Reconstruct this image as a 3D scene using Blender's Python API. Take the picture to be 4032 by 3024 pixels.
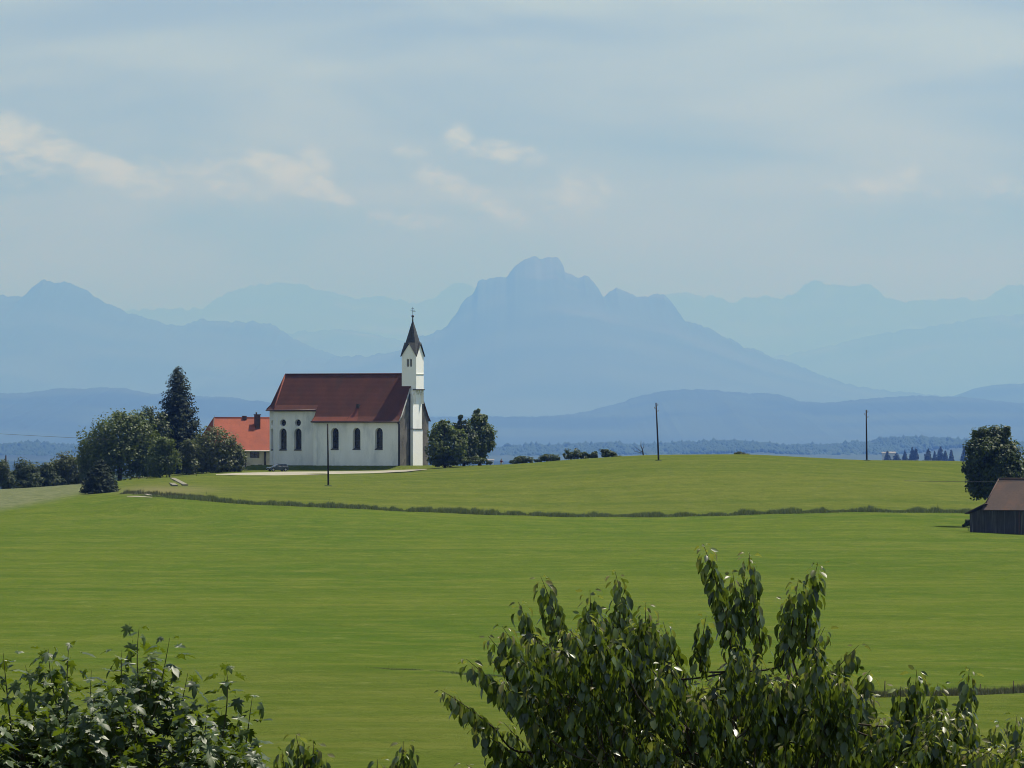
import bpy, bmesh, math, random
import numpy as np
from mathutils import Vector, Matrix

# ------------------------------------------------------------------ scene, camera, light
for o in list(bpy.data.objects):
    bpy.data.objects.remove(o)
SC = bpy.context.scene
COL = SC.collection
FPX = 26880.0            # focal length in photo pixels (4032 wide): a 240 mm equivalent lens
HOR = 1695.0             # row of the eye-level horizon
CX, CY = 2016.0, 1512.0
PITCH = math.atan((HOR - CY) / FPX)

cam_d = bpy.data.cameras.new('camera')
cam_d.sensor_width = 36.0
cam_d.lens = 36.0 * FPX / 4032.0
cam_d.clip_start = 0.5
cam_d.clip_end = 400000.0
cam = bpy.data.objects.new('camera', cam_d)
cam.location = (0, 0, 0)
cam.rotation_euler = (math.pi / 2 + PITCH, 0, 0)
COL.objects.link(cam)
SC.camera = cam

SUN_EL = math.radians(64)
SUN_AZ = math.atan2(0.83, 0.555)            # clockwise from the view direction (+Y)
SUN_DIR = Vector((math.cos(SUN_EL) * math.sin(SUN_AZ), math.cos(SUN_EL) * math.cos(SUN_AZ), math.sin(SUN_EL)))
sun_d = bpy.data.lights.new('sun', 'SUN')
sun_d.energy = 5.0
sun_d.angle = math.radians(0.53)
sun_d.color = (1.0, 0.96, 0.91)
sun = bpy.data.objects.new('sun', sun_d)
sun.rotation_euler = SUN_DIR.to_track_quat('Z', 'Y').to_euler()
sun.location = (0, 0, 50)
COL.objects.link(sun)

SC.view_settings.view_transform = 'Standard'
SC.view_settings.look = 'None'
SC.view_settings.gamma = 1.0
SC.view_settings.use_curve_mapping = False
SC.view_settings.exposure = 0.65
SC.render.engine = 'CYCLES'
SC.cycles.use_denoising = True
SC.cycles.filter_width = 1.0
SC.cycles.max_bounces = 6
SC.cycles.transparent_max_bounces = 8
SC.cycles.volume_bounces = 0

class NT:
    """small helper to write node trees"""
    def __init__(self, tree):
        self.t = tree
        tree.nodes.clear()
    def n(self, typ, **kw):
        nd = self.t.nodes.new(typ)
        for k, v in kw.items():
            setattr(nd, k, v)
        return nd
    def put(self, sock, v):
        if hasattr(v, 'is_linked') or hasattr(v, 'links'):
            self.t.links.new(v, sock)
        else:
            sock.default_value = v
    def math(self, op, a, b=0.0, c=0.0, clamp=False):
        nd = self.n('ShaderNodeMath', operation=op, use_clamp=clamp)
        self.put(nd.inputs[0], a); self.put(nd.inputs[1], b); self.put(nd.inputs[2], c)
        return nd.outputs[0]
    def ss(self, x, lo, hi):
        nd = self.n('ShaderNodeMapRange', interpolation_type='SMOOTHSTEP')
        self.put(nd.inputs[0], x); self.put(nd.inputs[1], lo); self.put(nd.inputs[2], hi)
        return nd.outputs[0]
    def mix(self, f, a, b, blend='MIX'):
        nd = self.n('ShaderNodeMix', data_type='RGBA', blend_type=blend)
        self.put(nd.inputs[0], f)
        self.put(nd.inputs[6], a if not isinstance(a, tuple) else (*a[:3], 1))
        self.put(nd.inputs[7], b if not isinstance(b, tuple) else (*b[:3], 1))
        return nd.outputs[2]
    def noise(self, vec, scale, detail=4.0, rough=0.55, dist=0.0):
        nd = self.n('ShaderNodeTexNoise')
        self.put(nd.inputs['Vector'], vec)
        nd.inputs['Scale'].default_value = scale
        nd.inputs['Detail'].default_value = detail
        nd.inputs['Roughness'].default_value = rough
        nd.inputs['Distortion'].default_value = dist
        return nd.outputs['Fac']
    def mapping(self, vec, scale=(1, 1, 1), loc=(0, 0, 0), rot=(0, 0, 0)):
        nd = self.n('ShaderNodeMapping')
        self.put(nd.inputs['Vector'], vec)
        nd.inputs['Location'].default_value = loc
        nd.inputs['Rotation'].default_value = rot
        nd.inputs['Scale'].default_value = scale
        return nd.outputs[0]
    def bump(self, h, strength=0.3, dist=0.05):
        nd = self.n('ShaderNodeBump')
        nd.inputs['Strength'].default_value = strength
        nd.inputs['Distance'].default_value = dist
        self.put(nd.inputs['Height'], h)
        return nd.outputs[0]

# ---- sky: Nishita, a thin veil of high cloud and a few small low clouds, all by direction
W = bpy.data.worlds.new('World')
SC.world = W
W.use_nodes = True
w = NT(W.node_tree)
sky = w.n('ShaderNodeTexSky', sky_type='NISHITA')
sky.sun_disc = False
sky.sun_elevation = SUN_EL
sky.sun_rotation = SUN_AZ
sky.altitude = 650
sky.air_density = 1.0
sky.dust_density = 1.0
sky.ozone_density = 1.0
tc = w.n('ShaderNodeTexCoord')
sep = w.n('ShaderNodeSeparateXYZ')
w.t.links.new(tc.outputs['Generated'], sep.inputs[0])
az = w.math('ARCTAN2', sep.outputs[0], sep.outputs[1])
el = w.math('ARCSINE', sep.outputs[2])
comb = w.n('ShaderNodeCombineXYZ')
w.put(comb.inputs[0], az); w.put(comb.inputs[1], el)
ang = comb.outputs[0]
veil_v = w.mapping(ang, (14, 62, 1), (0.35, 0.2, 0), (0, 0, 0.10))
veil_n = w.noise(veil_v, 1.0, 3, 0.5, 0.4)
veil = w.ss(veil_n, 0.36, 0.66)
cn = w.noise(w.mapping(ang, (260, 520, 1), (0, 0, 0), (0, 0, -0.3)), 1.0, 6, 0.7, 0.35)
cn2 = w.noise(w.mapping(ang, (70, 120, 1), (3, 1, 0)), 1.0, 2, 0.55, 0.0)
def pxang(x, y):
    return (x - CX) / FPX, (HOR - y) / FPX
blobs = [  # photo column, row, half width, half height, tilt, strength of the small low clouds
    (50, 545, 110, 60, -0.25, 1.0), (190, 590, 95, 52, -0.2, 1.05), (120, 650, 220, 75, -0.1, 0.5), (330, 640, 120, 45, -0.35, 0.8),
    (460, 678, 120, 38, -0.3, 1.05), (600, 715, 170, 60, -0.1, 0.55), (800, 690, 190, 70, -0.1, 0.62), (900, 735, 120, 45, -0.3, 0.62),
    (1010, 650, 90, 40, -0.3, 0.85), (1130, 695, 130, 48, -0.35, 0.95), (1230, 650, 60, 60, -0.7, 0.55), (1300, 750, 75, 24, -0.5, 1.0),
    (1600, 595, 55, 20, -0.1, 0.7), (1805, 545, 45, 40, -0.4, 0.6), (2010, 610, 95, 34, -0.2, 0.95), (1900, 600, 110, 28, -0.3, 0.4), (1760, 720, 110, 40, -0.4, 0.6),
    (1940, 800, 110, 38, -0.5, 0.6), (1560, 860, 190, 32, -0.1, 0.5), (2250, 760, 150, 70, -0.3, 0.5), (2350, 745, 70, 45, -0.6, 0.42),
    (3400, 735, 120, 48, -0.1, 0.55), (3560, 715, 60, 62, -0.7, 0.6), (3740, 790, 140, 40, -0.4, 0.4), (3950, 750, 120, 40, 0, 0.35)]
acc = None
for bx, by, hw, hh, tl, st in blobs:
    a0, e0 = pxang(bx, by)
    mp = w.n('ShaderNodeMapping', vector_type='TEXTURE')
    w.put(mp.inputs['Vector'], ang)
    mp.inputs['Location'].default_value = (a0, e0, 0)
    mp.inputs['Rotation'].default_value = (0, 0, tl)
    mp.inputs['Scale'].default_value = (hw * 2.0 / FPX, hh * 2.0 / FPX, 1)
    gr = w.n('ShaderNodeTexGradient', gradient_type='SPHERICAL')
    w.put(gr.inputs[0], mp.outputs[0])
    g = w.math('MULTIPLY', gr.outputs['Fac'], st * 1.25)
    acc = g if acc is None else w.math('MAXIMUM', acc, g)
cum_in = w.math('ADD', acc, w.math('MULTIPLY', w.math('SUBTRACT', w.math('ADD', w.math('MULTIPLY', cn, 0.7), w.math('MULTIPLY', cn2, 0.5)), 0.6), 5.0))
cum = w.math('MULTIPLY', w.ss(cum_in, -0.25, 1.4), w.ss(acc, 0.0, 0.5))
# the same kind of small cloud all round the horizon, outside the view
far_n = w.noise(w.mapping(tc.outputs['Generated'], (9, 9, 40)), 1.0, 3, 0.6, 0.0)
side = w.ss(w.math('ABSOLUTE', az), 0.085, 0.14)
cum_all = w.math('MAXIMUM', cum, w.math('MULTIPLY', w.math('MULTIPLY', w.ss(far_n, 0.55, 0.7), side), 0.6))
SKY_STR = 0.10
skyc = w.mix(1.0, sky.outputs[0], (SKY_STR, SKY_STR, SKY_STR), 'MULTIPLY')
VEIL = (0.213, 0.263, 0.288)
c1 = w.mix(w.math('MULTIPLY_ADD', veil, 0.5, 0.45), skyc, VEIL)
c2 = w.mix(cum_all, c1, (0.62, 0.69, 0.84))
bg = w.n('ShaderNodeBackground')
w.put(bg.inputs['Color'], c2)
bg.inputs['Strength'].default_value = 1.0
W.cycles.sampling_method = 'MANUAL'
W.cycles.sample_map_resolution = 256
out = w.n('ShaderNodeOutputWorld')
w.t.links.new(bg.outputs[0], out.inputs['Surface'])

# ------------------------------------------------------------------ geometry helpers
RNG = np.random.default_rng(7)
random.seed(7)

def P(px, py, d):
    """the world point seen at a photo pixel at depth d (metres along +Y)"""
    a = (px - CX) / FPX; b = -(py - CY) / FPX
    c, s = math.cos(PITCH), math.sin(PITCH)
    dx, dy, dz = a, c - b * s, s + b * c
    k = d / dy
    return Vector((dx * k, d, dz * k))

def tag(o, label=None, cat=None, group=None, kind=None):
    if label: o['label'] = label
    if cat: o['category'] = cat
    if group: o['group'] = group
    if kind: o['kind'] = kind
    return o

def obj(name, verts, faces, mat, parent=None, smooth=False, tint=None):
    me = bpy.data.meshes.new(name)
    if isinstance(verts, np.ndarray) and isinstance(faces, np.ndarray):
        nv, nf, k = len(verts), len(faces), faces.shape[1]
        me.vertices.add(nv)
        me.vertices.foreach_set('co', verts.astype(np.float32).ravel())
        me.loops.add(nf * k)
        me.loops.foreach_set('vertex_index', faces.astype(np.int32).ravel())
        me.polygons.add(nf)
        me.polygons.foreach_set('loop_start', np.arange(0, nf * k, k, dtype=np.int32))
        me.update(calc_edges=True)
    else:
        me.from_pydata([tuple(v) for v in verts], [], [tuple(f) for f in faces])
        me.update()
    if tint is not None:
        at = me.attributes.new('tint', 'FLOAT', 'POINT')
        at.data.foreach_set('value', np.asarray(tint, np.float32))
    if smooth:
        me.polygons.foreach_set('use_smooth', [True] * len(me.polygons))
    if mat:
        for m in (mat if isinstance(mat, (list, tuple)) else [mat]):
            me.materials.append(m)
    o = bpy.data.objects.new(name, me)
    COL.objects.link(o)
    if parent is not None:
        o.parent = parent
    return o

def bobj(name, bm, mat, parent=None, smooth=False):
    bmesh.ops.recalc_face_normals(bm, faces=bm.faces)
    me = bpy.data.meshes.new(name)
    bm.to_mesh(me); bm.free()
    if smooth:
        me.polygons.foreach_set('use_smooth', [True] * len(me.polygons))
    for m in (mat if isinstance(mat, (list, tuple)) else [mat]):
        me.materials.append(m)
    o = bpy.data.objects.new(name, me)
    COL.objects.link(o)
    if parent is not None:
        o.parent = parent
    return o

def thing(name, label, cat, loc=(0, 0, 0), rotz=0.0, group=None):
    o = bpy.data.objects.new(name, None)
    o.empty_display_size = 0.5
    COL.objects.link(o)
    o.location = loc
    o.rotation_euler = (0, 0, rotz)
    return tag(o, label, cat, group)

def box(bm, x0, x1, y0, y1, z0, z1):
    vs = [bm.verts.new((x, y, z)) for z in (z0, z1) for x, y in ((x0, y0), (x1, y0), (x1, y1), (x0, y1))]
    for f in ((0, 3, 2, 1), (4, 5, 6, 7), (0, 1, 5, 4), (1, 2, 6, 5), (2, 3, 7, 6), (3, 0, 4, 7)):
        bm.faces.new([vs[i] for i in f])
    return vs

def boxo(name, dims, mat, parent, bevel=0.0):
    bm = bmesh.new()
    box(bm, *dims)
    if bevel:
        bmesh.ops.bevel(bm, geom=bm.edges[:], offset=bevel, segments=2, affect='EDGES')
    return bobj(name, bm, mat, parent)

def tube_arrays(pts, radii, sides=6):
    pts = [Vector(p) for p in pts]
    V, F = [], []
    n = len(pts)
    for i, p in enumerate(pts):
        t = (pts[min(i + 1, n - 1)] - pts[max(i - 1, 0)]).normalized()
        a = t.cross(Vector((0, 1, 0)))
        if a.length < 0.1:
            a = t.cross(Vector((1, 0, 0)))
        a.normalize(); b = t.cross(a)
        for k in range(sides):
            th = 2 * math.pi * k / sides
            V.append(p + (a * math.cos(th) + b * math.sin(th)) * radii[i])
    for i in range(n - 1):
        for k in range(sides):
            k2 = (k + 1) % sides
            F.append((i * sides + k, i * sides + k2, (i + 1) * sides + k2, (i + 1) * sides + k))
    return V, F

def tube(name, pts, radii, mat, parent=None, sides=6):
    V, F = tube_arrays(pts, radii, sides)
    n = len(pts)
    F.append(tuple(range(sides))[::-1]); F.append(tuple(range((n - 1) * sides, n * sides)))
    return obj(name, V, F, mat, parent, smooth=True)

class Acc:
    """collects many tubes / polygons into one mesh"""
    def __init__(self): self.V, self.F, self.T = [], [], []
    def add(self, V, F, t=0.5):
        o = len(self.V)
        self.V += [tuple(v) for v in V]; self.F += [tuple(i + o for i in f) for f in F]; self.T += [t] * len(V)
    def tube(self, pts, radii, sides=5, t=0.5): self.add(*tube_arrays(pts, radii, sides), t)
    def build(self, name, mat, parent=None, smooth=False):
        return obj(name, self.V, self.F, mat, parent, smooth, self.T)

def holed_wall(bm, outer, holes, to3d, inward, depth):
    """a wall face with openings and their reveals; outer/holes are loops of (s, z)"""
    edges = []
    for loop in [outer] + holes:
        vs = [bm.verts.new(to3d(*p)) for p in loop]
        for i in range(len(vs)):
            edges.append(bm.edges.new((vs[i], vs[(i + 1) % len(vs)])))
        if loop is not outer:
            vb = [bm.verts.new(v.co + inward * depth) for v in vs]
            for i in range(len(vs)):
                j = (i + 1) % len(vs)
                bm.faces.new((vs[i], vs[j], vb[j], vb[i]))
    bmesh.ops.triangle_fill(bm, use_beauty=True, use_dissolve=False, edges=edges, normal=-inward)

def arch_loop(s, z0, z1, w, n=8):
    r = w / 2
    L = [(s - r, z0), (s + r, z0)]
    for i in range(n + 1):
        th = math.pi * i / n
        L.append((s + r * math.cos(th), z1 - r + r * math.sin(th)))
    return L

def circle_loop(s, z, r, n=16):
    return [(s + r * math.cos(2 * math.pi * i / n), z + r * math.sin(2 * math.pi * i / n)) for i in range(n)]

# ------------------------------------------------------------------ materials
def pmat(name, c1, c2, scale=1.0, rough=0.8, bump=0.0, bdist=0.03, stretch=(1, 1, 1), lo=0.35, hi=0.68, c3=None, scale3=0.2, spec=None, metallic=0.0):
    if spec is None: spec = 0.06 if rough >= 0.8 else 0.3
    m = bpy.data.materials.new(name)
    m.use_nodes = True
    t = NT(m.node_tree)
    co = t.n('ShaderNodeTexCoord').outputs['Object']
    v = t.mapping(co, stretch)
    n1 = t.noise(v, scale, 6, 0.6)
    col = t.mix(t.ss(n1, lo, hi), c1, c2)
    if c3:
        n3 = t.noise(t.mapping(co, stretch, (5, 9, 2)), scale3, 4, 0.6)
        col = t.mix(t.ss(n3, 0.5, 0.7), col, c3)
    b = t.n('ShaderNodeBsdfPrincipled')
    t.put(b.inputs['Base Color'], col)
    b.inputs['Roughness'].default_value = rough
    b.inputs['Specular IOR Level'].default_value = spec
    b.inputs['Metallic'].default_value = metallic
    if bump:
        t.put(b.inputs['Normal'], t.bump(t.noise(v, scale * 4, 5, 0.6), bump, bdist))
    o = t.n('ShaderNodeOutputMaterial')
    t.t.links.new(b.outputs[0], o.inputs['Surface'])
    m['_t'] = 1
    return m

def leafmat(name, dark, light, trans, tfac=0.3, rough=0.45, spec=0.4, hue=None):
    """leaf: colour varies leaf by leaf, some light passes through"""
    m = bpy.data.materials.new(name)
    m.use_nodes = True
    t = NT(m.node_tree)
    at = t.n('ShaderNodeAttribute', attribute_name='tint').outputs['Fac']
    rnd = t.n('ShaderNodeObjectInfo').outputs['Random']
    f = t.math('FRACT', t.math('ADD', at, rnd))
    col = t.mix(f, dark, light)
    if hue:
        col = t.mix(t.ss(f, 0.9, 0.97), col, hue)
    b = t.n('ShaderNodeBsdfPrincipled')
    t.put(b.inputs['Base Color'], col)
    b.inputs['Roughness'].default_value = rough
    b.inputs['Specular IOR Level'].default_value = spec
    tr = t.n('ShaderNodeBsdfTranslucent')
    t.put(tr.inputs['Color'], t.mix(f, tuple(x * 0.75 for x in trans), trans))
    mx = t.n('ShaderNodeMixShader')
    mx.inputs[0].default_value = tfac
    t.t.links.new(b.outputs[0], mx.inputs[1]); t.t.links.new(tr.outputs[0], mx.inputs[2])
    o = t.n('ShaderNodeOutputMaterial')
    t.t.links.new(mx.outputs[0], o.inputs['Surface'])
    return m

M = {}
M['plaster'] = pmat('white_plaster', (0.74, 0.74, 0.72), (0.80, 0.80, 0.78), 0.35, 0.9, 0.2, 0.02, c3=(0.60, 0.615, 0.615), scale3=0.4, stretch=(1, 1, 0.3))
M['plaster_choir'] = pmat('choir_plaster', (0.70, 0.70, 0.69), (0.76, 0.76, 0.75), 0.35, 0.9, 0.2, 0.02, c3=(0.56, 0.58, 0.585), scale3=0.45, stretch=(1, 1, 0.3))
M['plaster_tower'] = pmat('brightened_tower_plaster', (0.86, 0.86, 0.84), (0.88, 0.88, 0.86), 0.35, 0.9, 0.2, 0.02, c3=(0.80, 0.80, 0.78), scale3=0.3)  # whiter copy of the nave plaster: west-face sunlight put into the colour
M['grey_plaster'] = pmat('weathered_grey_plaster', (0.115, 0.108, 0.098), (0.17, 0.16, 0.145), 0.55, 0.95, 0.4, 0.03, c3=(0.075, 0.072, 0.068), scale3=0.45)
M['verge'] = pmat('verge_mortar', (0.42, 0.41, 0.38), (0.34, 0.33, 0.31), 1.0, 0.9)
M['slate'] = pmat('dark_slate', (0.028, 0.031, 0.033), (0.052, 0.056, 0.054), 1.2, 0.6, 0.3, 0.02, stretch=(1, 1, 3))
M['metal_dark'] = pmat('dark_iron', (0.03, 0.028, 0.028), (0.05, 0.045, 0.042), 3, 0.5)
M['gutter'] = pmat('copper_brown_gutter', (0.07, 0.035, 0.03), (0.05, 0.028, 0.026), 3, 0.45)
M['glass'] = pmat('window_glass', (0.012, 0.013, 0.016), (0.06, 0.058, 0.056), 1.3, 0.12, spec=0.5, lo=0.5, hi=0.62, stretch=(1, 1, 0.5))  # lighter noise patches paint faint reflections into the glass colour
M['frame_dark'] = pmat('leaded_bar', (0.035, 0.035, 0.038), (0.05, 0.05, 0.05), 4, 0.6)
M['sill'] = pmat('stone_sill', (0.07, 0.07, 0.07), (0.11, 0.108, 0.1), 2, 0.8)
M['house_wall'] = pmat('cream_house_plaster', (0.50, 0.46, 0.40), (0.42, 0.39, 0.34), 0.6, 0.9, c3=(0.36, 0.33, 0.29), scale3=0.4)
M['house_tile'] = None
M['brick_chimney'] = pmat('sooty_chimney', (0.10, 0.06, 0.05), (0.06, 0.045, 0.042), 2.0, 0.9)
M['pole_wood'] = pmat('creosoted_pole', (0.022, 0.018, 0.015), (0.04, 0.033, 0.027), 2.0, 0.8, stretch=(4, 4, 0.4))
M['ceramic'] = pmat('insulator_ceramic', (0.10, 0.07, 0.05), (0.16, 0.13, 0.1), 5, 0.3)
M['barn_wood'] = pmat('grey_barn_boards', (0.055, 0.053, 0.052), (0.036, 0.035, 0.034), 1.6, 0.9, 0.3, 0.02, stretch=(5, 5, 0.25), c3=(0.13, 0.125, 0.12), scale3=0.5)
M['barn_dark'] = pmat('dark_barn_boards', (0.05, 0.046, 0.043), (0.032, 0.03, 0.03), 1.6, 0.9, stretch=(5, 5, 0.25))
M['bark'] = pmat('bark', (0.045, 0.036, 0.028), (0.075, 0.062, 0.05), 3.0, 0.9, 0.5, 0.02, stretch=(3, 3, 0.6))
M['bark_pale'] = pmat('young_bark', (0.10, 0.085, 0.055), (0.065, 0.055, 0.038), 6.0, 0.8, stretch=(3, 3, 0.6))
M['twig_green'] = pmat('green_twig', (0.07, 0.075, 0.03), (0.05, 0.045, 0.025), 6.0, 0.7)
M['gravel'] = pmat('pale_gravel', (0.22, 0.205, 0.165), (0.28, 0.26, 0.215), 0.5, 0.95, 0.4, 0.03, c3=(0.17, 0.165, 0.12), scale3=0.12)
M['stone_pale'] = pmat('pale_boards', (0.20, 0.185, 0.145), (0.15, 0.14, 0.11), 1.5, 0.9)  # the timbers' own pale tone
M['rubber'] = pmat('tyre_rubber', (0.015, 0.015, 0.015), (0.025, 0.025, 0.025), 6, 0.8)
M['car_paint'] = pmat('dark_teal_car_paint', (0.012, 0.03, 0.036), (0.016, 0.036, 0.042), 0.6, 0.22, spec=0.6)
M['chrome'] = pmat('alloy', (0.35, 0.35, 0.36), (0.4, 0.4, 0.41), 4, 0.3, metallic=0.8)
M['lamp_glass'] = pmat('lamp_glass', (0.5, 0.52, 0.54), (0.6, 0.6, 0.62), 3, 0.15, spec=0.6)
M['skin'] = pmat('skin', (0.35, 0.2, 0.14), (0.3, 0.17, 0.12), 8, 0.6)
M['hair'] = pmat('dark_hair', (0.02, 0.015, 0.012), (0.03, 0.022, 0.018), 20, 0.6)
M['maroon'] = pmat('maroon_shirt', (0.10, 0.018, 0.03), (0.075, 0.014, 0.025), 8, 0.9)
M['pale_cloth'] = pmat('pale_trousers', (0.34, 0.36, 0.30), (0.28, 0.30, 0.25), 8, 0.9)
M['far_wall'] = pmat('far_white_wall', (0.6, 0.6, 0.58), (0.66, 0.66, 0.64), 0.1, 0.9)
M['far_roof'] = pmat('far_grey_roof', (0.2, 0.19, 0.18), (0.26, 0.24, 0.23), 0.1, 0.9)

def tile_mat(name, base, dark, row=0.32, moss=None, slope_axis='Z'):
    """plain-tile roof: rows and single tiles as fine relief, weathered patches"""
    m = bpy.data.materials.new(name)
    m.use_nodes = True
    t = NT(m.node_tree)
    co = t.n('ShaderNodeTexCoord').outputs['Object']
    s = t.n('ShaderNodeSeparateXYZ'); t.put(s.inputs[0], co)
    r = t.math('FRACT', t.math('DIVIDE', s.outputs[2], row * 0.8))
    n1 = t.noise(t.mapping(co, (1, 1, 0.6)), 0.35, 5, 0.6)
    n2 = t.noise(t.mapping(co, (3, 3, 4)), 1.0, 3, 0.7)
    n3 = t.noise(t.mapping(co, (0.9, 0.9, 0.25), (4, 2, 8)), 0.5, 4, 0.65)
    col = t.mix(t.ss(n1, 0.3, 0.7), base, dark)
    col = t.mix(t.math('MULTIPLY', t.ss(n2, 0.45, 0.75), 0.7), col, tuple(x * 0.72 for x in base))
    if moss:
        col = t.mix(t.math('MULTIPLY', t.ss(n3, 0.5, 0.72), 0.7), col, moss)
    b = t.n('ShaderNodeBsdfPrincipled')
    t.put(b.inputs['Base Color'], col)
    b.inputs['Roughness'].default_value = 0.9
    b.inputs['Specular IOR Level'].default_value = 0.03
    t.put(b.inputs['Normal'], t.bump(t.math('ADD', r, t.math('MULTIPLY', n2, 0.5)), 0.35, 0.04))
    o = t.n('ShaderNodeOutputMaterial')
    t.t.links.new(b.outputs[0], o.inputs['Surface'])
    return m
M['church_tile'] = tile_mat('old_red_brown_tiles', (0.105, 0.046, 0.035), (0.078, 0.038, 0.031), moss=(0.064, 0.042, 0.036))
M['church_tile_new'] = tile_mat('newer_red_tiles', (0.17, 0.062, 0.044), (0.135, 0.054, 0.041))
M['house_tile'] = tile_mat('bright_red_tiles', (0.27, 0.088, 0.058), (0.225, 0.076, 0.053), moss=(0.19, 0.075, 0.055))
M['barn_tile'] = tile_mat('brown_barn_tiles', (0.095, 0.070, 0.060), (0.075, 0.060, 0.054), moss=(0.12, 0.072, 0.054))

# ------------------------------------------------------------------ terrain
def pchip_slopes(x, Y):
    """monotone cubic slopes along axis 0 of Y (K, N)"""
    h = np.diff(x)[:, None]
    dl = np.diff(Y, axis=0) / h
    m = np.zeros_like(Y)
    w1 = 2 * h[1:] + h[:-1]; w2 = h[1:] + 2 * h[:-1]
    with np.errstate(divide='ignore', invalid='ignore'):
        hm = (w1 + w2) / (w1 / dl[:-1] + w2 / dl[1:])
    m[1:-1] = np.where(dl[:-1] * dl[1:] > 0, hm, 0.0)
    m[0], m[-1] = dl[0], dl[-1]
    return np.nan_to_num(m)

def pchip(x, y, q):
    x = np.asarray(x, float); y = np.asarray(y, float)[:, None]
    m = pchip_slopes(x, y)
    q = np.clip(np.asarray(q, float), x[0], x[-1])
    i = np.clip(np.searchsorted(x, q, side='right') - 1, 0, len(x) - 2)
    h = x[i + 1] - x[i]; s = (q - x[i]) / h
    a, b, ma, mb = y[i, 0], y[i + 1, 0], m[i, 0], m[i + 1, 0]
    return (a * (1 + 2 * s) * (1 - s) ** 2 + ma * h * s * (1 - s) ** 2 + b * s * s * (3 - 2 * s) + mb * h * s * s * (s - 1))

UG = np.linspace(-1200, 5200, 321)
XC = [-400, 0, 350, 700, 1000, 1300, 1600, 1750, 2000, 2300, 2600, 2900, 3200, 3420, 3700, 4032, 4500]
def row(d, ys, z=False):
    if isinstance(ys, (int, float)):
        ys = [ys] * len(XC)
    return d, ys, z
ROWS = [
    row(-400, -4.0, True), row(0, -4.6, True), row(50, -5.3, True), row(100, -6.4, True),
    row(150, 3090), row(216, 2890), row(312, 2712), row(480, 2480), row(672, 2290), row(840, 2160),
    #            -400   0    350   700  1000  1300  1600  1750  2000  2300  2600  2900  3200  3420  3700  4032  4500
    row(1000, [2070, 2050, 2040, 2035, 2030, 2032, 2040, 2044, 2052, 2060, 2060, 2052, 2044, 2040, 2044, 2055, 2070]),
    row(1032, [2035, 2012, 2000, 1966, 1988, 2000, 2014, 2020, 2029, 2035, 2035, 2028, 2020, 2016, 2020, 2030, 2045]),
    row(1128, [1985, 1962, 1945, 1918, 1925, 1930, 1938, 1940, 1941, 1935, 1925, 1920, 1920, 1922, 1935, 1950, 1965]),
    row(1200, [1958, 1940, 1920, 1896, 1895, 1893, 1890, 1888, 1880, 1866, 1850, 1848, 1856, 1866, 1885, 1905, 1925]),
    row(1272, [1945, 1931, 1908, 1882, 1876, 1876, 1868, 1860, 1846, 1826, 1806, 1804, 1816, 1828, 1846, 1868, 1890]),
    row(1312, [1940, 1928, 1904, 1876, 1867, 1866, 1857, 1848, 1834, 1812, 1795, 1793, 1805, 1816, 1824, 1842, 1862]),
    row(1326, [1939, 1927, 1903, 1873, 1861, 1859, 1852, 1844, 1831, 1809, 1792, 1790, 1803, 1813, 1818, 1834, 1855]),
    row(1336, [1939, 1927, 1902, 1868, 1857, 1855, 1848, 1840, 1829, 1807, 1791, 1789, 1802, 1812, 1815, 1830, 1850]),
    row(1365, [1942, 1930, 1903, 1862, 1849, 1847, 1842, 1836, 1828, 1806, 1791, 1789, 1802, 1812, 1814, 1828, 1848]),
    row(1400, [1950, 1940, 1910, 1862, 1848, 1846, 1842, 1838, 1832, 1812, 1797, 1795, 1808, 1818, 1820, 1834, 1854]),
    row(1500, [-17.0, -17.0, -16.0, -12.5, -10.5, -10.5, -10.5, -11, -11.5, -11, -10.5, -10.5, -11, -11.5, -11.5, -12, -13], True),
    row(2000, -29.0, True), row(3000, -40.0, True), row(7000, -45.0, True), row(12000, -74.0, True), row(25000, -120.0, True), row(600000, -124.0, True)]
RD = np.array([r[0] for r in ROWS], float)
TZ = np.zeros((len(ROWS), len(UG)))
for k, (d, ys, isz) in enumerate(ROWS):
    yv = pchip(XC, ys, UG) if not np.allclose(ys, ys[0]) else np.full(len(UG), ys[0])
    TZ[k] = yv if isz else -(yv - HOR) / FPX * d
TM = pchip_slopes(RD, TZ)

CH0 = P(1575, 1831, 1340.0); CHC, CHS = math.cos(math.radians(27)), math.sin(math.radians(27))
def gz(X, Y):
    """ground height"""
    X = np.asarray(X, float); Y = np.asarray(Y, float)
    u = np.clip(CX + X / np.maximum(Y, 130.0) * FPX, UG[0], UG[-1])
    fu = (u - UG[0]) / (UG[1] - UG[0])
    iu = np.clip(fu.astype(int), 0, len(UG) - 2); tu = fu - iu
    d = np.clip(Y, RD[0], RD[-1])
    i = np.clip(np.searchsorted(RD, d, side='right') - 1, 0, len(RD) - 2)
    h = RD[i + 1] - RD[i]; s = (d - RD[i]) / h
    def col(T, k): return T[k, iu] * (1 - tu) + T[k, iu + 1] * tu
    a, b, ma, mb = col(TZ, i), col(TZ, i + 1), col(TM, i), col(TM, i + 1)
    z = (a * (1 + 2 * s) * (1 - s) ** 2 + ma * h * s * (1 - s) ** 2 + b * s * s * (3 - 2 * s) + mb * h * s * s * (s - 1))
    # the churchyard: a level terrace with a grass bank falling from the walls
    dx, dy = X - CH0.x, Y - CH0.y
    u_ = -(dx * CHC - dy * CHS); v_ = dx * CHS + dy * CHC
    ex = np.maximum(np.maximum(-2.5 - u_, u_ - 33.5), 0) / 1.3; ey = np.maximum(np.maximum(-0.25 - v_, v_ - 16), 0)
    w_ = np.clip(1 - np.hypot(ex, ey) / 2.5, 0, 1)
    w_ = w_ * w_ * (3 - 2 * w_) * 0.35 + w_ * 0.65
    return z * (1 - w_) + (CH0.z - 0.12) * w_

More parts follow.
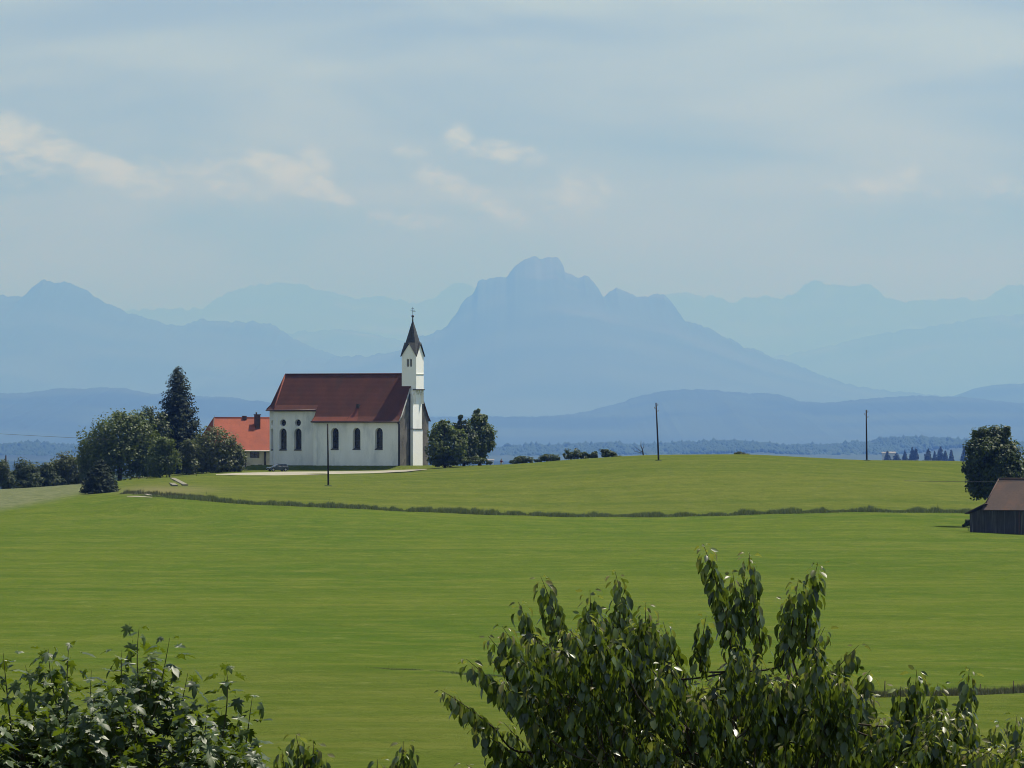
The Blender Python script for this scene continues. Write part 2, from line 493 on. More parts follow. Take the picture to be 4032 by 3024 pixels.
def gpt(px, d, dz=0.0):
    x = (px - CX) / FPX * d
    return Vector((x, d, float(gz(x, d)) + dz))

def hit(px, py, d0=120, d1=1400):
    """where the view ray through a photo pixel meets the ground"""
    ds = np.linspace(d0, d1, 2600)
    p1 = P(px, py, 1000.0)
    xs = p1.x * ds / 1000.0; zs = p1.z * ds / 1000.0
    below = np.nonzero(zs <= gz(xs, ds))[0]
    i = below[0] if len(below) else len(ds) - 1
    return Vector((xs[i], ds[i], float(gz(xs[i], ds[i]))))

def axis(dense, grow_lo, grow_hi, ratio=1.25):
    a = list(dense); s = a[1] - a[0]; lo = []
    x = a[0]
    while x > grow_lo:
        s *= ratio; x -= s; lo.append(x)
    s = a[-1] - a[-2]; x = a[-1]; hi = []
    while x < grow_hi:
        s *= ratio; x += s; hi.append(x)
    return np.array(lo[::-1] + a + hi)
gx = axis(np.concatenate([np.arange(-150, -62, 2.5), np.arange(-62, -14, 1.0), np.arange(-14, 150.1, 2.5)]).tolist(), -260000, 260000)
gy = axis(np.concatenate([np.arange(-30, 1290, 5.0), np.arange(1290, 1380, 0.75), np.arange(1380, 1560, 5.0)]).tolist(), -20000, 380000)
GX, GY = np.meshgrid(gx, gy)
GZ = gz(GX, GY)
inner = (np.abs(GX) < 200) & (GY > 100) & (GY < 1320)
GZ = GZ + np.where(inner, 0.06 * np.sin(GX * 0.21 + GY * 0.05) * np.sin(GY * 0.13 + 1.0) + 0.04 * np.sin(GX * 0.5 - GY * 0.31), 0)
gv = np.stack([GX.ravel(), GY.ravel(), GZ.ravel()], 1)
ny, nx = GX.shape
idx = np.arange(nx * ny).reshape(ny, nx)
gf = np.stack([idx[:-1, :-1].ravel(), idx[:-1, 1:].ravel(), idx[1:, 1:].ravel(), idx[1:, :-1].ravel()], 1)

gm = bpy.data.materials.new('meadow_grass'); gm.use_nodes = True
t = NT(gm.node_tree)
co = t.n('ShaderNodeTexCoord').outputs['Object']
zone = t.n('ShaderNodeAttribute', attribute_name='zone')
zs_ = t.n('ShaderNodeSeparateColor'); t.put(zs_.inputs[0], zone.outputs['Color'])
z_pale, z_up, z_dry = zs_.outputs[0], zs_.outputs[1], zs_.outputs[2]
nA = t.noise(t.mapping(co, (0.020, 0.012, 0)), 1.0, 4, 0.55, 0.6)
nB = t.noise(t.mapping(co, (0.16, 0.10, 0), (3, 7, 0)), 1.0, 6, 0.65, 0.4)
nC = t.noise(t.mapping(co, (1.3, 0.8, 0), (9, 1, 0)), 1.0, 8, 0.75, 0.2)
nE = t.noise(t.mapping(co, (0.005, 0.055, 0), (2, 4, 0), (0, 0, 0.04)), 1.0, 5, 0.6, 0.3)
nF = t.noise(t.mapping(co, (0.42, 0.20, 0), (5, 3, 0), (0, 0, -0.3)), 1.0, 9, 0.78, 0.2)
nD = t.noise(t.mapping(co, (9, 5, 0)), 1.0, 4, 0.7)
col = t.mix(t.ss(nA, 0.3, 0.7), (0.052, 0.088, 0.013), (0.070, 0.099, 0.015))
col = t.mix(t.math('MULTIPLY', t.ss(nB, 0.42, 0.66), 0.8), col, (0.092, 0.113, 0.021))
col = t.mix(z_up, col, t.mix(t.ss(nB, 0.3, 0.72), (0.066, 0.087, 0.016), (0.093, 0.108, 0.024)))
col = t.mix(t.math('MULTIPLY', t.ss(nC, 0.54, 0.74), 0.75), col, (0.115, 0.122, 0.034))
col = t.mix(t.math('MULTIPLY', t.ss(nC, 0.46, 0.30), 0.7), col, (0.030, 0.050, 0.009))
col = t.mix(t.math('MULTIPLY', t.ss(nD, 0.35, 0.7), 0.25), col, (0.042, 0.064, 0.012))
col = t.mix(t.math('MULTIPLY', t.ss(nE, 0.47, 0.64), 0.36), col, (0.040, 0.068, 0.011))
col = t.mix(t.math('MULTIPLY', t.ss(nE, 0.48, 0.32), 0.4), col, (0.098, 0.108, 0.024))
col = t.mix(t.math('MULTIPLY', t.ss(nF, 0.52, 0.70), 0.6), col, (0.118, 0.136, 0.040))
col = t.mix(t.math('MULTIPLY', t.ss(nF, 0.47, 0.30), 0.55), col, (0.032, 0.056, 0.009))
col = t.mix(z_pale, col, t.mix(t.ss(nF, 0.35, 0.65), (0.070, 0.088, 0.040), (0.122, 0.130, 0.070)))
col = t.mix(z_dry, col, t.mix(nC, (0.10, 0.10, 0.042), (0.15, 0.135, 0.07)))
wood = t.n('ShaderNodeAttribute', attribute_name='wood').outputs['Fac']
nW = t.noise(t.mapping(co, (0.0016, 0.0012, 0)), 1.0, 5, 0.6)
col = t.mix(t.math('MULTIPLY', wood, t.ss(nW, 0.30, 0.42)), col, (0.017, 0.026, 0.012))
b = t.n('ShaderNodeBsdfPrincipled')
t.put(b.inputs['Base Color'], col)
b.inputs['Roughness'].default_value = 0.9
b.inputs['Specular IOR Level'].default_value = 0.0
hsum = t.math('ADD', t.math('MULTIPLY', nB, 1.5), t.math('ADD', t.math('MULTIPLY', nC, 0.5), t.math('MULTIPLY', nD, 0.10)))
t.put(b.inputs['Normal'], t.bump(hsum, 0.8, 0.7))
o_ = t.n('ShaderNodeOutputMaterial'); t.t.links.new(b.outputs[0], o_.inputs['Surface'])

ground = obj('ground', gv, gf, gm, None, True)
tag(ground, kind='structure')
# what grows where, as seen on the hill: pale cut meadow on the left, yellower upper field, dry grass by the trees
U = CX + GX / np.maximum(GY, 130) * FPX
YP = HOR - GZ / np.maximum(GY, 130) * FPX
hedge_x = [300, 540, 700, 1000, 1300, 1600, 2000, 2300, 2600, 3000, 3400, 3820, 4400]
hedge_y = [1940, 1946, 1964, 1987, 1999, 2013, 2029, 2035, 2035, 2025, 2016, 2021, 2035]
vis = (GY > 130) & (GY < 1420)
hy = np.interp(U, hedge_x, hedge_y)
def sst(x, a, b):
    s = np.clip((x - a) / (b - a), 0, 1); return s * s * (3 - 2 * s)
up = sst(hy - YP, -2, 8) * (U > 480) * vis
low = sst(YP - np.interp(U, [-1000, 1400, 1900, 3400, 4032, 6000], [2600, 2630, 2662, 2745, 2725, 2700]), -4, 12) * (GY > 100) * (GY < 420)
pale_line = np.interp(U, [-800, 0, 180, 330, 430], [2050, 2018, 1985, 1952, 1930])
pale = sst(pale_line - YP, -6, 26) * (U < 420) * (GY > 900) * (GY < 1450)
dry = np.exp(-(((U - 640) / 190) ** 2 + ((YP - 1930) / 16) ** 2)) * 0.9 * vis
zc = np.stack([pale, np.maximum(up, 0.55 * low), np.clip(dry, 0, 1), np.ones_like(pale)], -1)
at2 = ground.data.attributes.new('wood', 'FLOAT', 'POINT')
at2.data.foreach_set('value', sst(GY, 1800, 3000).ravel().astype(np.float32))
at = ground.data.color_attributes.new('zone', 'FLOAT_COLOR', 'POINT')
at.data.foreach_set('color', zc.reshape(-1, 4).astype(np.float32).ravel())

# ------------------------------------------------------------------ far hills and mountains
def hillmat(name, c1, c2, rock=None, sc=1.0):
    sc = sc / 2.6
    m = bpy.data.materials.new(name); m.use_nodes = True
    t = NT(m.node_tree)
    co = t.n('ShaderNodeTexCoord').outputs['Object']
    n1 = t.noise(t.mapping(co, (sc, sc, sc)), 0.0012, 7, 0.6)
    col = t.mix(t.ss(n1, 0.42, 0.6), c1, c2)
    if rock:
        n2 = t.noise(t.mapping(co, (sc, sc, sc * 0.4), (900, 0, 0)), 0.0016, 8, 0.65)
        s = t.n('ShaderNodeSeparateXYZ'); t.put(s.inputs[0], co)
        hi_ = t.ss(s.outputs[2], 600.0, 2600.0)
        col = t.mix(t.math('MULTIPLY', t.ss(n2, 0.50, 0.64), hi_), col, rock)
    b = t.n('ShaderNodeBsdfPrincipled'); t.put(b.inputs['Base Color'], col)
    b.inputs['Roughness'].default_value = 0.95; b.inputs['Specular IOR Level'].default_value = 0.05
    o = t.n('ShaderNodeOutputMaterial'); t.t.links.new(b.outputs[0], o.inputs['Surface'])
    return m
M['forest_hill'] = hillmat('wooded_hill', (0.018, 0.028, 0.013), (0.034, 0.048, 0.018), None, 0.6)
M['mountain'] = hillmat('wooded_mountain', (0.036, 0.048, 0.026), (0.052, 0.064, 0.034), (0.095, 0.095, 0.088), 0.5)

def fbm1(x, seed, octs=6, base=1.0, gain=0.5):
    r = np.random.default_rng(seed); y = np.zeros_like(x); a = 1.0; f = base
    for _ in range(octs):
        ph = r.uniform(0, 1000)
        xi = x * f + ph; i = np.floor(xi).astype(int); s = xi - i
        tab = r.uniform(-1, 1, 4096)
        y += a * (tab[i % 4096] * (1 - s) + tab[(i + 1) % 4096] * s)
        a *= gain; f *= 2
    return y

FS = 2.6      # the far ranges stand this much further than first paced out
def ridge(name, prof, d, front, back, mat, rough_px=3.0, seed=1, base_z=-125.0, gully=0.1, step=6, x0=-2600, x1=6600, fine=9.0):
    """a mountain range: crest line through the given skyline at distance d, flanks falling both ways with spurs and gullies"""
    d *= FS; front *= FS; back *= FS
    xs = np.arange(x0, x1, step, dtype=float)
    px = [p[0] for p in prof]; py = [p[1] for p in prof]
    cy = pchip(px, py, xs)
    cy = cy + fbm1(xs / 260.0, seed, 6, 1.0, 0.55) * rough_px * 1.2 + (np.abs(fbm1(xs / 46.0, seed + 3, 5, 1.0, 0.6)) - 0.5) * rough_px * 1.5
    cz = -(cy - HOR) / FPX * d
    kr = np.exp(-0.5 * (np.arange(-90, 91) / 34.0) ** 2); kr /= kr.sum()
    czs = np.convolve(np.pad(cz, 90, mode='edge'), kr, mode='valid')
    T = np.concatenate([np.linspace(0, 1, 26) ** 1.0, 1 + np.linspace(0.12, 1, 8)])
    nT = len(T); V = np.zeros((nT, len(xs), 3))
    for k, tt in enumerate(T):
        if tt <= 1:
            s = tt
            prof_h = s ** 1.1
            dd = d - front * (1 - s)
        else:
            s = 2 - tt; prof_h = s * s * (3 - 2 * s); dd = d + back * (tt - 1)
        warp = 0.0
        g = fbm1(xs / 210.0 + (1 - s) * 0.12, seed + 9, 5, 1.0, 0.6)
        amp = gully * s * (1 - s) * 4 if tt <= 1 else 0
        cm = cz * s ** 7 + czs * (1 - s ** 7)
        z = base_z + (cm - base_z) * np.clip(prof_h + amp * g * 0.35, 0, 1.0)
        # a crest point keeps the column of the skyline; the flank fans out along real depth
        V[k, :, 0] = (xs - CX) / FPX * d
        V[k, :, 1] = dd
        V[k, :, 2] = z if tt != 1 else cz
    n = len(xs)
    I = np.arange(nT * n).reshape(nT, n)
    F = np.stack([I[:-1, :-1].ravel(), I[:-1, 1:].ravel(), I[1:, 1:].ravel(), I[1:, :-1].ravel()], 1)
    o = obj(name, V.reshape(-1, 3), F, mat, None, True)
    tag(o, kind='structure')
    return xs, cz

main_prof = [(-2600, 1560), (-900, 1540), (600, 1500), (1000, 1440), (1300, 1400), (1560, 1385), (1660, 1325), (1735, 1300), (1790, 1240), (1822, 1185), (1870, 1150),
             (1884, 1112), (1905, 1106), (1935, 1102), (1990, 1092), (2010, 1070), (2030, 1045), (2062, 1018), (2085, 1006), (2112, 1002), (2140, 1008), (2165, 1005), (2185, 1003), (2205, 1015), (2218, 1040),
             (2224, 1064), (2262, 1074), (2300, 1084), (2330, 1100), (2350, 1128), (2378, 1170), (2386, 1165), (2408, 1148), (2425, 1136), (2440, 1142), (2490, 1155), (2520, 1168), (2570, 1166), (2605, 1164),
             (2630, 1178), (2655, 1205), (2680, 1240), (2700, 1262), (2760, 1280), (2850, 1320), (3000, 1380), (3150, 1440), (3300, 1500), (3420, 1528), (3600, 1550), (4200, 1570), (6600, 1600)]
left_prof = [(-2600, 1250), (-1200, 1200), (-500, 1190), (-200, 1150), (0, 1158), (70, 1163), (100, 1158), (120, 1136), (145, 1118), (175, 1098), (210, 1102), (255, 1108), (300, 1120), (340, 1140), (372, 1170), (440, 1196),
             (500, 1225), (560, 1245), (620, 1262), (700, 1274), (760, 1262), (795, 1250), (850, 1258), (1020, 1262), (1080, 1280), (1140, 1320), (1250, 1370), (1400, 1420), (1560, 1450), (1800, 1500), (2400, 1560), (6600, 1600)]
hill_prof = [(-2600, 1520), (-900, 1560), (0, 1548), (150, 1536), (250, 1526), (330, 1530), (450, 1526), (560, 1545), (700, 1558), (900, 1566), (1100, 1590), (1400, 1640), (1750, 1655), (1950, 1646), (2100, 1640), (2250, 1624),
             (2400, 1598), (2500, 1570), (2600, 1544), (2700, 1532), (2820, 1534), (2950, 1546), (3060, 1552), (3160, 1578), (3260, 1584), (3380, 1572), (3500, 1566), (3620, 1562), (3700, 1560), (3800, 1559), (3900, 1572), (4032, 1586), (4500, 1560), (6600, 1540)]
hill_r_prof = [(-2600, 1640), (3000, 1640), (3500, 1600), (3750, 1560), (3850, 1525), (3950, 1510), (4032, 1507), (4300, 1490), (5200, 1520), (6600, 1560)]
low_prof = [(-2600, 1690), (0, 1668), (300, 1664), (900, 1650), (2000, 1640), (2500, 1632), (2700, 1636), (2900, 1655), (3200, 1662), (3600, 1650), (4032, 1660), (6600, 1680)]
farR_prof = [(-2600, 1200), (0, 1240), (800, 1210), (860, 1170), (950, 1130), (1080, 1108), (1180, 1112), (1300, 1140), (1430, 1168), (1500, 1158), (1560, 1172), (1650, 1180), (1700, 1172), (1750, 1140), (1800, 1118), (1850, 1130), (1900, 1150),
             (2200, 1160), (2500, 1170), (2640, 1164), (2710, 1162), (2760, 1172), (2840, 1180), (2880, 1196), (2960, 1172), (3000, 1168), (3080, 1178), (3130, 1160), (3180, 1130), (3215, 1118), (3270, 1128), (3340, 1122), (3420, 1116),
             (3455, 1140), (3500, 1176), (3560, 1186), (3700, 1176), (3800, 1168), (3880, 1172), (3930, 1140), (3980, 1120), (4032, 1118), (4300, 1130), (6600, 1180)]
midR_prof = [(-2600, 1560), (700, 1450), (1000, 1340), (1200, 1300), (1300, 1295), (1450, 1310), (1600, 1340), (2400, 1420), (2800, 1440), (3100, 1400), (3400, 1330), (3650, 1285), (3900, 1255), (4032, 1240), (4400, 1225), (6600, 1300)]

ridge('far_mountains', farR_prof, 88000, 14000, 12000, M['mountain'], 7, 11, gully=0.05)
ridge('middle_mountains', midR_prof, 66000, 12000, 9000, M['mountain'], 5, 23, gully=0.05)
ridge('left_mountain', left_prof, 46000, 9000, 7000, M['mountain'], 6, 31, gully=0.05)
ridge('main_mountain', main_prof, 42000, 10000, 7000, M['mountain'], 7, 47, gully=0.025)
ridge('right_hill', hill_r_prof, 33000, 5000, 4000, M['forest_hill'], 2, 53, gully=0.1)
ridge('wooded_hills', hill_prof, 25500, 5500, 4000, M['forest_hill'], 3, 61, gully=0.16, step=4)
ridge('low_hills', low_prof, 23500, 3500, 3000, M['forest_hill'], 3, 67, gully=0.12, step=4)
near_prof = [(-2600, 1760), (0, 1752), (120, 1744), (300, 1756), (900, 1760), (1500, 1762), (1950, 1762), (2070, 1754), (2200, 1758), (2300, 1750), (2420, 1746), (2500, 1754), (2720, 1742), (2900, 1740), (3000, 1750), (3100, 1758), (3300, 1752), (3400, 1746), (3500, 1728), (3580, 1724), (3700, 1728), (3800, 1738), (3920, 1744), (4032, 1744), (6600, 1760)]
nxs, ncz = ridge('forest_ridge', near_prof, 12500, 2600, 2600, M['forest_hill'], 2.5, 71, gully=0.05, step=4, base_z=-124.5)

# the wood on the near ridge: treetops too far to tell apart, read as one mass
fm = leafmat('far_wood', (0.018, 0.036, 0.011), (0.038, 0.064, 0.018), (0.03, 0.055, 0.01), 0.1, 0.9, 0.05)
r = np.random.default_rng(5)
def far_wood(n, d_lo, d_hi, px_lo, px_hi, zfun, hmin, hmax, name, label, rmul=0.3):
    px = r.uniform(px_lo, px_hi, n); d = r.uniform(d_lo, d_hi, n)
    h = r.uniform(hmin, hmax, n) * (1 + 0.5 * (r.random(n) < 0.05)); rad = h * r.uniform(rmul * 0.7, rmul * 1.3, n)
    X = (px - CX) / FPX * d; Z = zfun(px, d)
    ringa = np.array([[math.cos(a), math.sin(a)] for a in np.linspace(0, 2 * math.pi, 6)[:-1]])
    V = np.zeros((n, 11, 3))
    for k in range(5):
        for q, (fr, fz) in enumerate(((0.75, 0.1), (1.0, 0.5))):
            j = r.uniform(0.75, 1.25, n)
            V[:, q * 5 + k, 0] = X + ringa[k, 0] * rad * fr * j
            V[:, q * 5 + k, 1] = d + ringa[k, 1] * rad * fr * j
            V[:, q * 5 + k, 2] = Z + h * fz * r.uniform(0.85, 1.15, n)
    V[:, 10] = np.stack([X + r.uniform(-.2, .2, n) * rad, d, Z + h], 1)
    f = []
    for k in range(5):
        k2 = (k + 1) % 5
        f += [(k, k2, 5 + k2), (k, 5 + k2, 5 + k), (5 + k, 5 + k2, 10)]
    F = (np.array(f)[None] + (np.arange(n) * 11)[:, None, None]).reshape(-1, 3)
    o = obj(name, V.reshape(-1, 3), F, fm, None, False, np.repeat(r.random(n), 11))
    return tag(o, label, 'forest', kind='stuff')
far_wood(20000, 28600, 32900, -300, 4330, lambda p, d: np.interp((p - CX) / FPX * d / (12500 * FS) * FPX + CX, nxs, ncz) - 12 - 20.0 * np.clip((12500 * FS - d) / 2500, 0, 2) - 6.0 * np.clip((d - 12500 * FS) / 400, 0, 2), 13, 24, 'far_forest', 'blue hazy wood covering the low ridge beyond the hilltop', 0.42)

# ------------------------------------------------------------------ church
CH_ROT = -math.radians(27)
CH_D = 1340.0
c0 = P(1575, 1831, CH_D)
church = thing('church', 'white hilltop church with dark red roof, slim white west tower and pointed slate spire', 'church', c0, CH_ROT)
# local frame: x = -u (u runs from the west gable eastwards), y = depth from the front wall, z up
RZ, EK, SL = 17.9, 9.55, 1.49        # ridge height, kink height, main slope
UN, UC, VC = 19.3, 29.0, 1.6         # nave length, choir end, choir recess
def cl(u, v, z): return Vector((-u, v, z))
inw = Vector((0, 1, 0))
# nave front wall with its three arched windows
def upos(px, v): return (1575 - px) / (20.06 * math.cos(CH_ROT)) + v * math.tan(-CH_ROT)
nave_w = [upos(p, 0) for p in (1315, 1402, 1491)]
bm = bmesh.new()
holed_wall(bm, [(0, -1.6), (UN, -1.6), (UN, 9.0), (0, 9.0)], [arch_loop(u, 3.1, 7.3, 1.7) for u in nave_w], lambda s, z: cl(s, 0, z), inw, 0.95)
# nave end wall beside the choir, rear wall
for a, b_ in (((UN, 0), (UN, 12)), ((UN, 12), (0, 12))):
    vs = [bm.verts.new(cl(*a, -1.6)), bm.verts.new(cl(*b_, -1.6)), bm.verts.new(cl(*b_, 9.0)), bm.verts.new(cl(*a, 9.0))]
    bm.faces.new(vs)
wall_n = bobj('nave_wall', bm, M['plaster'], church)
wall_n['label'] = 'white plastered nave wall with three arched windows'
# choir walls: straight front and back, three-sided apse
oct_ = [(UN, VC), (UC, VC), (UC + 2.58, VC + 2.58), (UC + 2.58, 12 - VC - 2.58), (UC, 12 - VC), (UN, 12 - VC)]
bm = bmesh.new()
choir_w = [upos(1105, VC), upos(1165, VC)]
holes = [arch_loop(u, 2.95, 7.2, 1.65) for u in choir_w] + [circle_loop(u, 8.3, 0.70) for u in choir_w]
holed_wall(bm, [(UN, -1.6), (UC, -1.6), (UC, 11.3), (UN, 11.3)], holes, lambda s, z: cl(s, VC, z), inw, 0.95)
for i in range(1, 5):
    a, b_ = oct_[i], oct_[i + 1]
    if i == 1:   # apse side that faces the camera: one arched window, seen nearly edge on
        A, B = cl(*a, 0), cl(*b_, 0); L = (B - A).length; dr = (B - A) / L
        nin = Vector((dr.y, -dr.x, 0));
        if nin.dot(Vector((0, 1, 0))) < 0: nin = -nin
        holed_wall(bm, [(0, -1.6), (L, -1.6), (L, 11.3), (0, 11.3)], [arch_loop(L / 2, 2.95, 7.2, 1.5), circle_loop(L / 2, 8.3, 0.6)], lambda s, z, A=A, dr=dr: A + dr * s + Vector((0, 0, z)), nin, 0.7)
        apse_A, apse_d, apse_n, apse_L = A, dr, nin, L
    else:
        vs = [bm.verts.new(cl(*a, -1.6)), bm.verts.new(cl(*b_, -1.6)), bm.verts.new(cl(*b_, 11.3)), bm.verts.new(cl(*a, 11.3))]
        bm.faces.new(vs)
wall_c = bobj('choir_wall', bm, M['plaster_choir'], church)
# lesenes (flat corner strips) on the choir and the nave corner
boxo('corner_strip', (-UC - 0.02, -UC + 0.75, VC - 0.10, VC, -1.6, 10.8), M['plaster_choir'], church)
boxo('corner_strip', (-UN - 0.02, -UN + 0.8, -0.10, 0, -1.6, 8.8), M['plaster'], church)

def window(name, u, v, z0, z1, wd, A=None, dr=None, nin=None, depth=0.95, rnd=False):
    """glass pane at the back of the reveal, leaded bars, sill"""
    A = A if A is not None else cl(0, v, 0); dr = dr if dr is not None else Vector((-1, 0, 0)); nin = nin if nin is not None else inw
    loop = circle_loop(u, z0, wd / 2) if rnd else arch_loop(u, z0, z1, wd, 10)
    dep = nin * (depth - 0.12)
    V = [A + dr * s + Vector((0, 0, z)) + dep for s, z in loop]
    wd_o = obj(name, V, [tuple(range(len(V)))], M['glass'], church)
    acc_ = Acc()
    zt = z1 if not rnd else z0 + wd / 2; zb = z0 if not rnd else z0 - wd / 2
    def bar(s0, s1, za, zb_):
        p = [A + dr * s + Vector((0, 0, z)) + dep * 0.97 for s, z in ((s0, za), (s1, za), (s1, zb_), (s0, zb_))]
        q = [x - nin * 0.04 for x in p]
        acc_.add(p + q, [(4, 5, 6, 7), (0, 1, 5, 4), (1, 2, 6, 5), (2, 3, 7, 6), (3, 0, 4, 7)])
    bar(u - 0.03, u + 0.03, zb + 0.03, zt - 0.06)
    for z in np.arange(zb + 0.55, zt - 0.35, 0.6):
        bar(u - wd / 2 + 0.12, u + wd / 2 - 0.12, z - 0.025, z + 0.025)
    acc_.build('glazing_bars', M['frame_dark'], wd_o)
    if not rnd:
        p0 = A + dr * (u - wd / 2 - 0.05) - nin * 0.06; p1 = A + dr * (u + wd / 2 + 0.05) - nin * 0.06
        acc2 = Acc(); iz = Vector((0, 0, z0 - 0.16)); it = Vector((0, 0, z0 + 0.02)); ib = Vector((0, 0, z0 + 0.22)); k = nin * (depth + 0.02)
        acc2.add([p0 + iz, p1 + iz, p1 + it, p0 + it, p0 + k + ib, p1 + k + ib], [(0, 1, 2, 3), (3, 2, 5, 4)])
        acc2.build('sill', M['sill'], wd_o)
    return wd_o
for u in nave_w: window('window', u, 0, 3.1, 7.3, 1.7)
for u in choir_w:
    window('window', u, VC, 2.95, 7.2, 1.65)
    window('round_window', u, VC, 8.3, 0, 1.4, rnd=True)
window('window', apse_L / 2, 0, 2.95, 7.2, 1.5, apse_A, apse_d, apse_n, 0.7)
window('round_window', apse_L / 2, 0, 8.3, 0, 1.2, apse_A, apse_d, apse_n, 0.7, rnd=True)

# west gable, weathered grey
def prof(v):
    v = min(v, 12 - v)
    return 8.6 + (v + 0.55) * 1.0 if v < 0.4 else EK + (v - 0.4) * SL
bm = bmesh.new()
vv = [0, 0.4, 3, 6, 9, 11.6, 12]
top = [bm.verts.new(cl(-0.02, v, prof(v) - 0.12)) for v in vv]
b0 = bm.verts.new(cl(-0.02, 0, -1.6)); b1 = bm.verts.new(cl(-0.02, 12, -1.6))
bm.faces.new([b0, *top, b1])
gab = bobj('gable_wall', bm, M['grey_plaster'], church)
gab['label'] = 'weathered dark grey west gable wall'

# the roof: one slope over nave and choir, flared at the eaves, hipped over the apse; tiles follow as relief
def roof_strip(V, F, quad):
    o = len(V); V += quad; F.append(tuple(range(o, o + len(quad))))
V, F = [], []
for side in (0, 1):
    def m_(u, v, z): return cl(u, v if side == 0 else 12 - v, z)
    ek_c_v = VC + 0.35; ek_c = EK + (ek_c_v - 0.4) * SL
    roof_strip(V, F, [m_(-0.15, 0.4, EK), m_(UN + 0.1, 0.4, EK), m_(UN + 0.1, ek_c_v, ek_c), m_(-0.15, ek_c_v, ek_c)])
    roof_strip(V, F, [m_(-0.15, ek_c_v, ek_c), m_(UC, ek_c_v, ek_c), m_(UC, 6, RZ), m_(-0.15, 6, RZ)])
    roof_strip(V, F, [m_(-0.15, -0.55, 8.6), m_(UN + 0.25, -0.55, 8.6), m_(UN + 0.1, 0.4, EK), m_(-0.15, 0.4, EK)])
    roof_strip(V, F, [m_(UN, VC - 0.6, ek_c - 0.98), m_(UC, VC - 0.6, ek_c - 0.98), m_(UC, ek_c_v, ek_c), m_(UN, ek_c_v, ek_c)])
    # closing cheek of the nave roof above the choir eaves
    roof_strip(V, F, [m_(UN + 0.25, -0.55, 8.6), m_(UN + 0.1, VC, 8.6), m_(UN + 0.1, ek_c_v, ek_c), m_(UN + 0.1, 0.4, EK)])
def octp(k, rr, z):
    """apse corner k (0..3) pushed out by rr"""
    ang_ = [math.pi * 1.5 + math.pi / 8, 0, 0, 0]
    base = [(UC, VC), (UC + 2.58, VC + 2.58), (UC + 2.58, 12 - VC - 2.58), (UC, 12 - VC)][k]
    c_ = (UC, 6.0); dx, dy = base[0] - c_[0], base[1] - c_[1]; L = math.hypot(dx, dy)
    return cl(c_[0] + dx * (L + rr) / L, c_[1] + dy * (L + rr) / L, z)
ek_c = EK + (VC + 0.35 - 0.4) * SL
for k in range(3):
    roof_strip(V, F, [octp(k, -0.35, ek_c), octp(k + 1, -0.35, ek_c), cl(UC, 6, RZ)])
    roof_strip(V, F, [octp(k, 0.6, ek_c - 0.98), octp(k + 1, 0.6, ek_c - 0.98), octp(k + 1, -0.35, ek_c), octp(k, -0.35, ek_c)])
roof = obj('roof', V, F, M['church_tile'], church)
# patches of newer tiles near the eaves (same slope, laid proud)
def patch(pts, mat, lift=0.03):
    n_ = Vector((0, -math.sin(math.atan(SL)), math.cos(math.atan(SL))))
    return obj('tile_patch', [Vector(p) + n_ * lift for p in pts], [tuple(range(len(pts)))], mat, roof)
def rp(u, v):
    return cl(u, v, prof(v) if v >= -0.55 else 8.6)
uh = upos(1402, 1.0)
patch([rp(uh + 1.5, -0.5), rp(uh - 0.9, -0.5), rp(uh - 0.7, 0.38), rp(uh + 1.3, 0.38)], M['church_tile_new'])
patch([rp(uh + 1.3, 0.42), rp(uh - 0.7, 0.42), rp(uh - 0.1, 1.45), rp(uh + 0.35, 1.45)], M['church_tile_new'])
patch([rp(UN + 0.05, -0.52), rp(uh + 1.52, -0.52), rp(uh + 1.52, 0.3), rp(UN + 0.05, 0.3)], M['church_tile_new'])
# roof hatch
bm = bmesh.new(); zc_ = prof(1.75)
box(bm, -uh - 0.28, -uh + 0.28, 1.25, 1.95, zc_ - 0.3, zc_ + 0.42)
bobj('roof_hatch', bm, M['metal_dark'], roof)
tube('ridge_tiles', [cl(-0.2, 6, RZ + 0.05), cl(UC, 6, RZ + 0.05)], [0.16, 0.16], M['church_tile'], roof, 8)
for k in (0, 1, 2, 3):
    tube('hip_tiles', [cl(UC, 6, RZ + 0.05), octp(k, -0.35, ek_c + 0.06), octp(k, 0.6, ek_c - 0.92)], [0.14, 0.14, 0.14], M['church_tile_new'] if k == 0 else M['church_tile'], roof, 6)
tube('gutter', [cl(-0.15, -0.62, 8.5), cl(UN + 0.3, -0.62, 8.5)], [0.15, 0.15], M['gutter'], church, 8)
tube('gutter', [cl(UN + 0.1, VC - 0.66, ek_c - 1.08), octp(0, 0.68, ek_c - 1.08), octp(1, 0.68, ek_c - 1.08), octp(2, 0.68, ek_c - 1.08), octp(3, 0.68, ek_c - 1.08)], [0.14] * 5, M['gutter'], church, 8)
boxo('eaves_board', (-UN - 0.2, 0.1, -0.5, 0.0, 8.32, 8.52), M['gutter'], church)
boxo('eaves_board', (-UC, -UN - 0.1, VC - 0.5, VC, ek_c - 1.3, ek_c - 1.1), M['gutter'], church)
tube('downpipe', [cl(0.12, -0.6, 8.4), cl(0.12, -0.18, 7.9), cl(0.12, -0.18, -0.6)], [0.2, 0.2, 0.2], M['metal_dark'], church, 8)
tube('downpipe', [cl(-0.14, 3.9, 14.0), cl(-0.14, 3.9, -0.6)], [0.10, 0.10], M['metal_dark'], church, 8)
# verges of the gable: pale mortar on the near side, dark roof edge on the far one
vn = [(v, prof(v)) for v in (-0.55, 0.4, 2.2, 4.1)]
tube('verge', [cl(-0.12, v, z + 0.02) for v, z in vn], [0.13] * 4, M['verge'], church, 6)
tube('verge', [cl(-0.12, 12 - v, z + 0.02) for v, z in vn], [0.16] * 4, M['gutter'], church, 6)

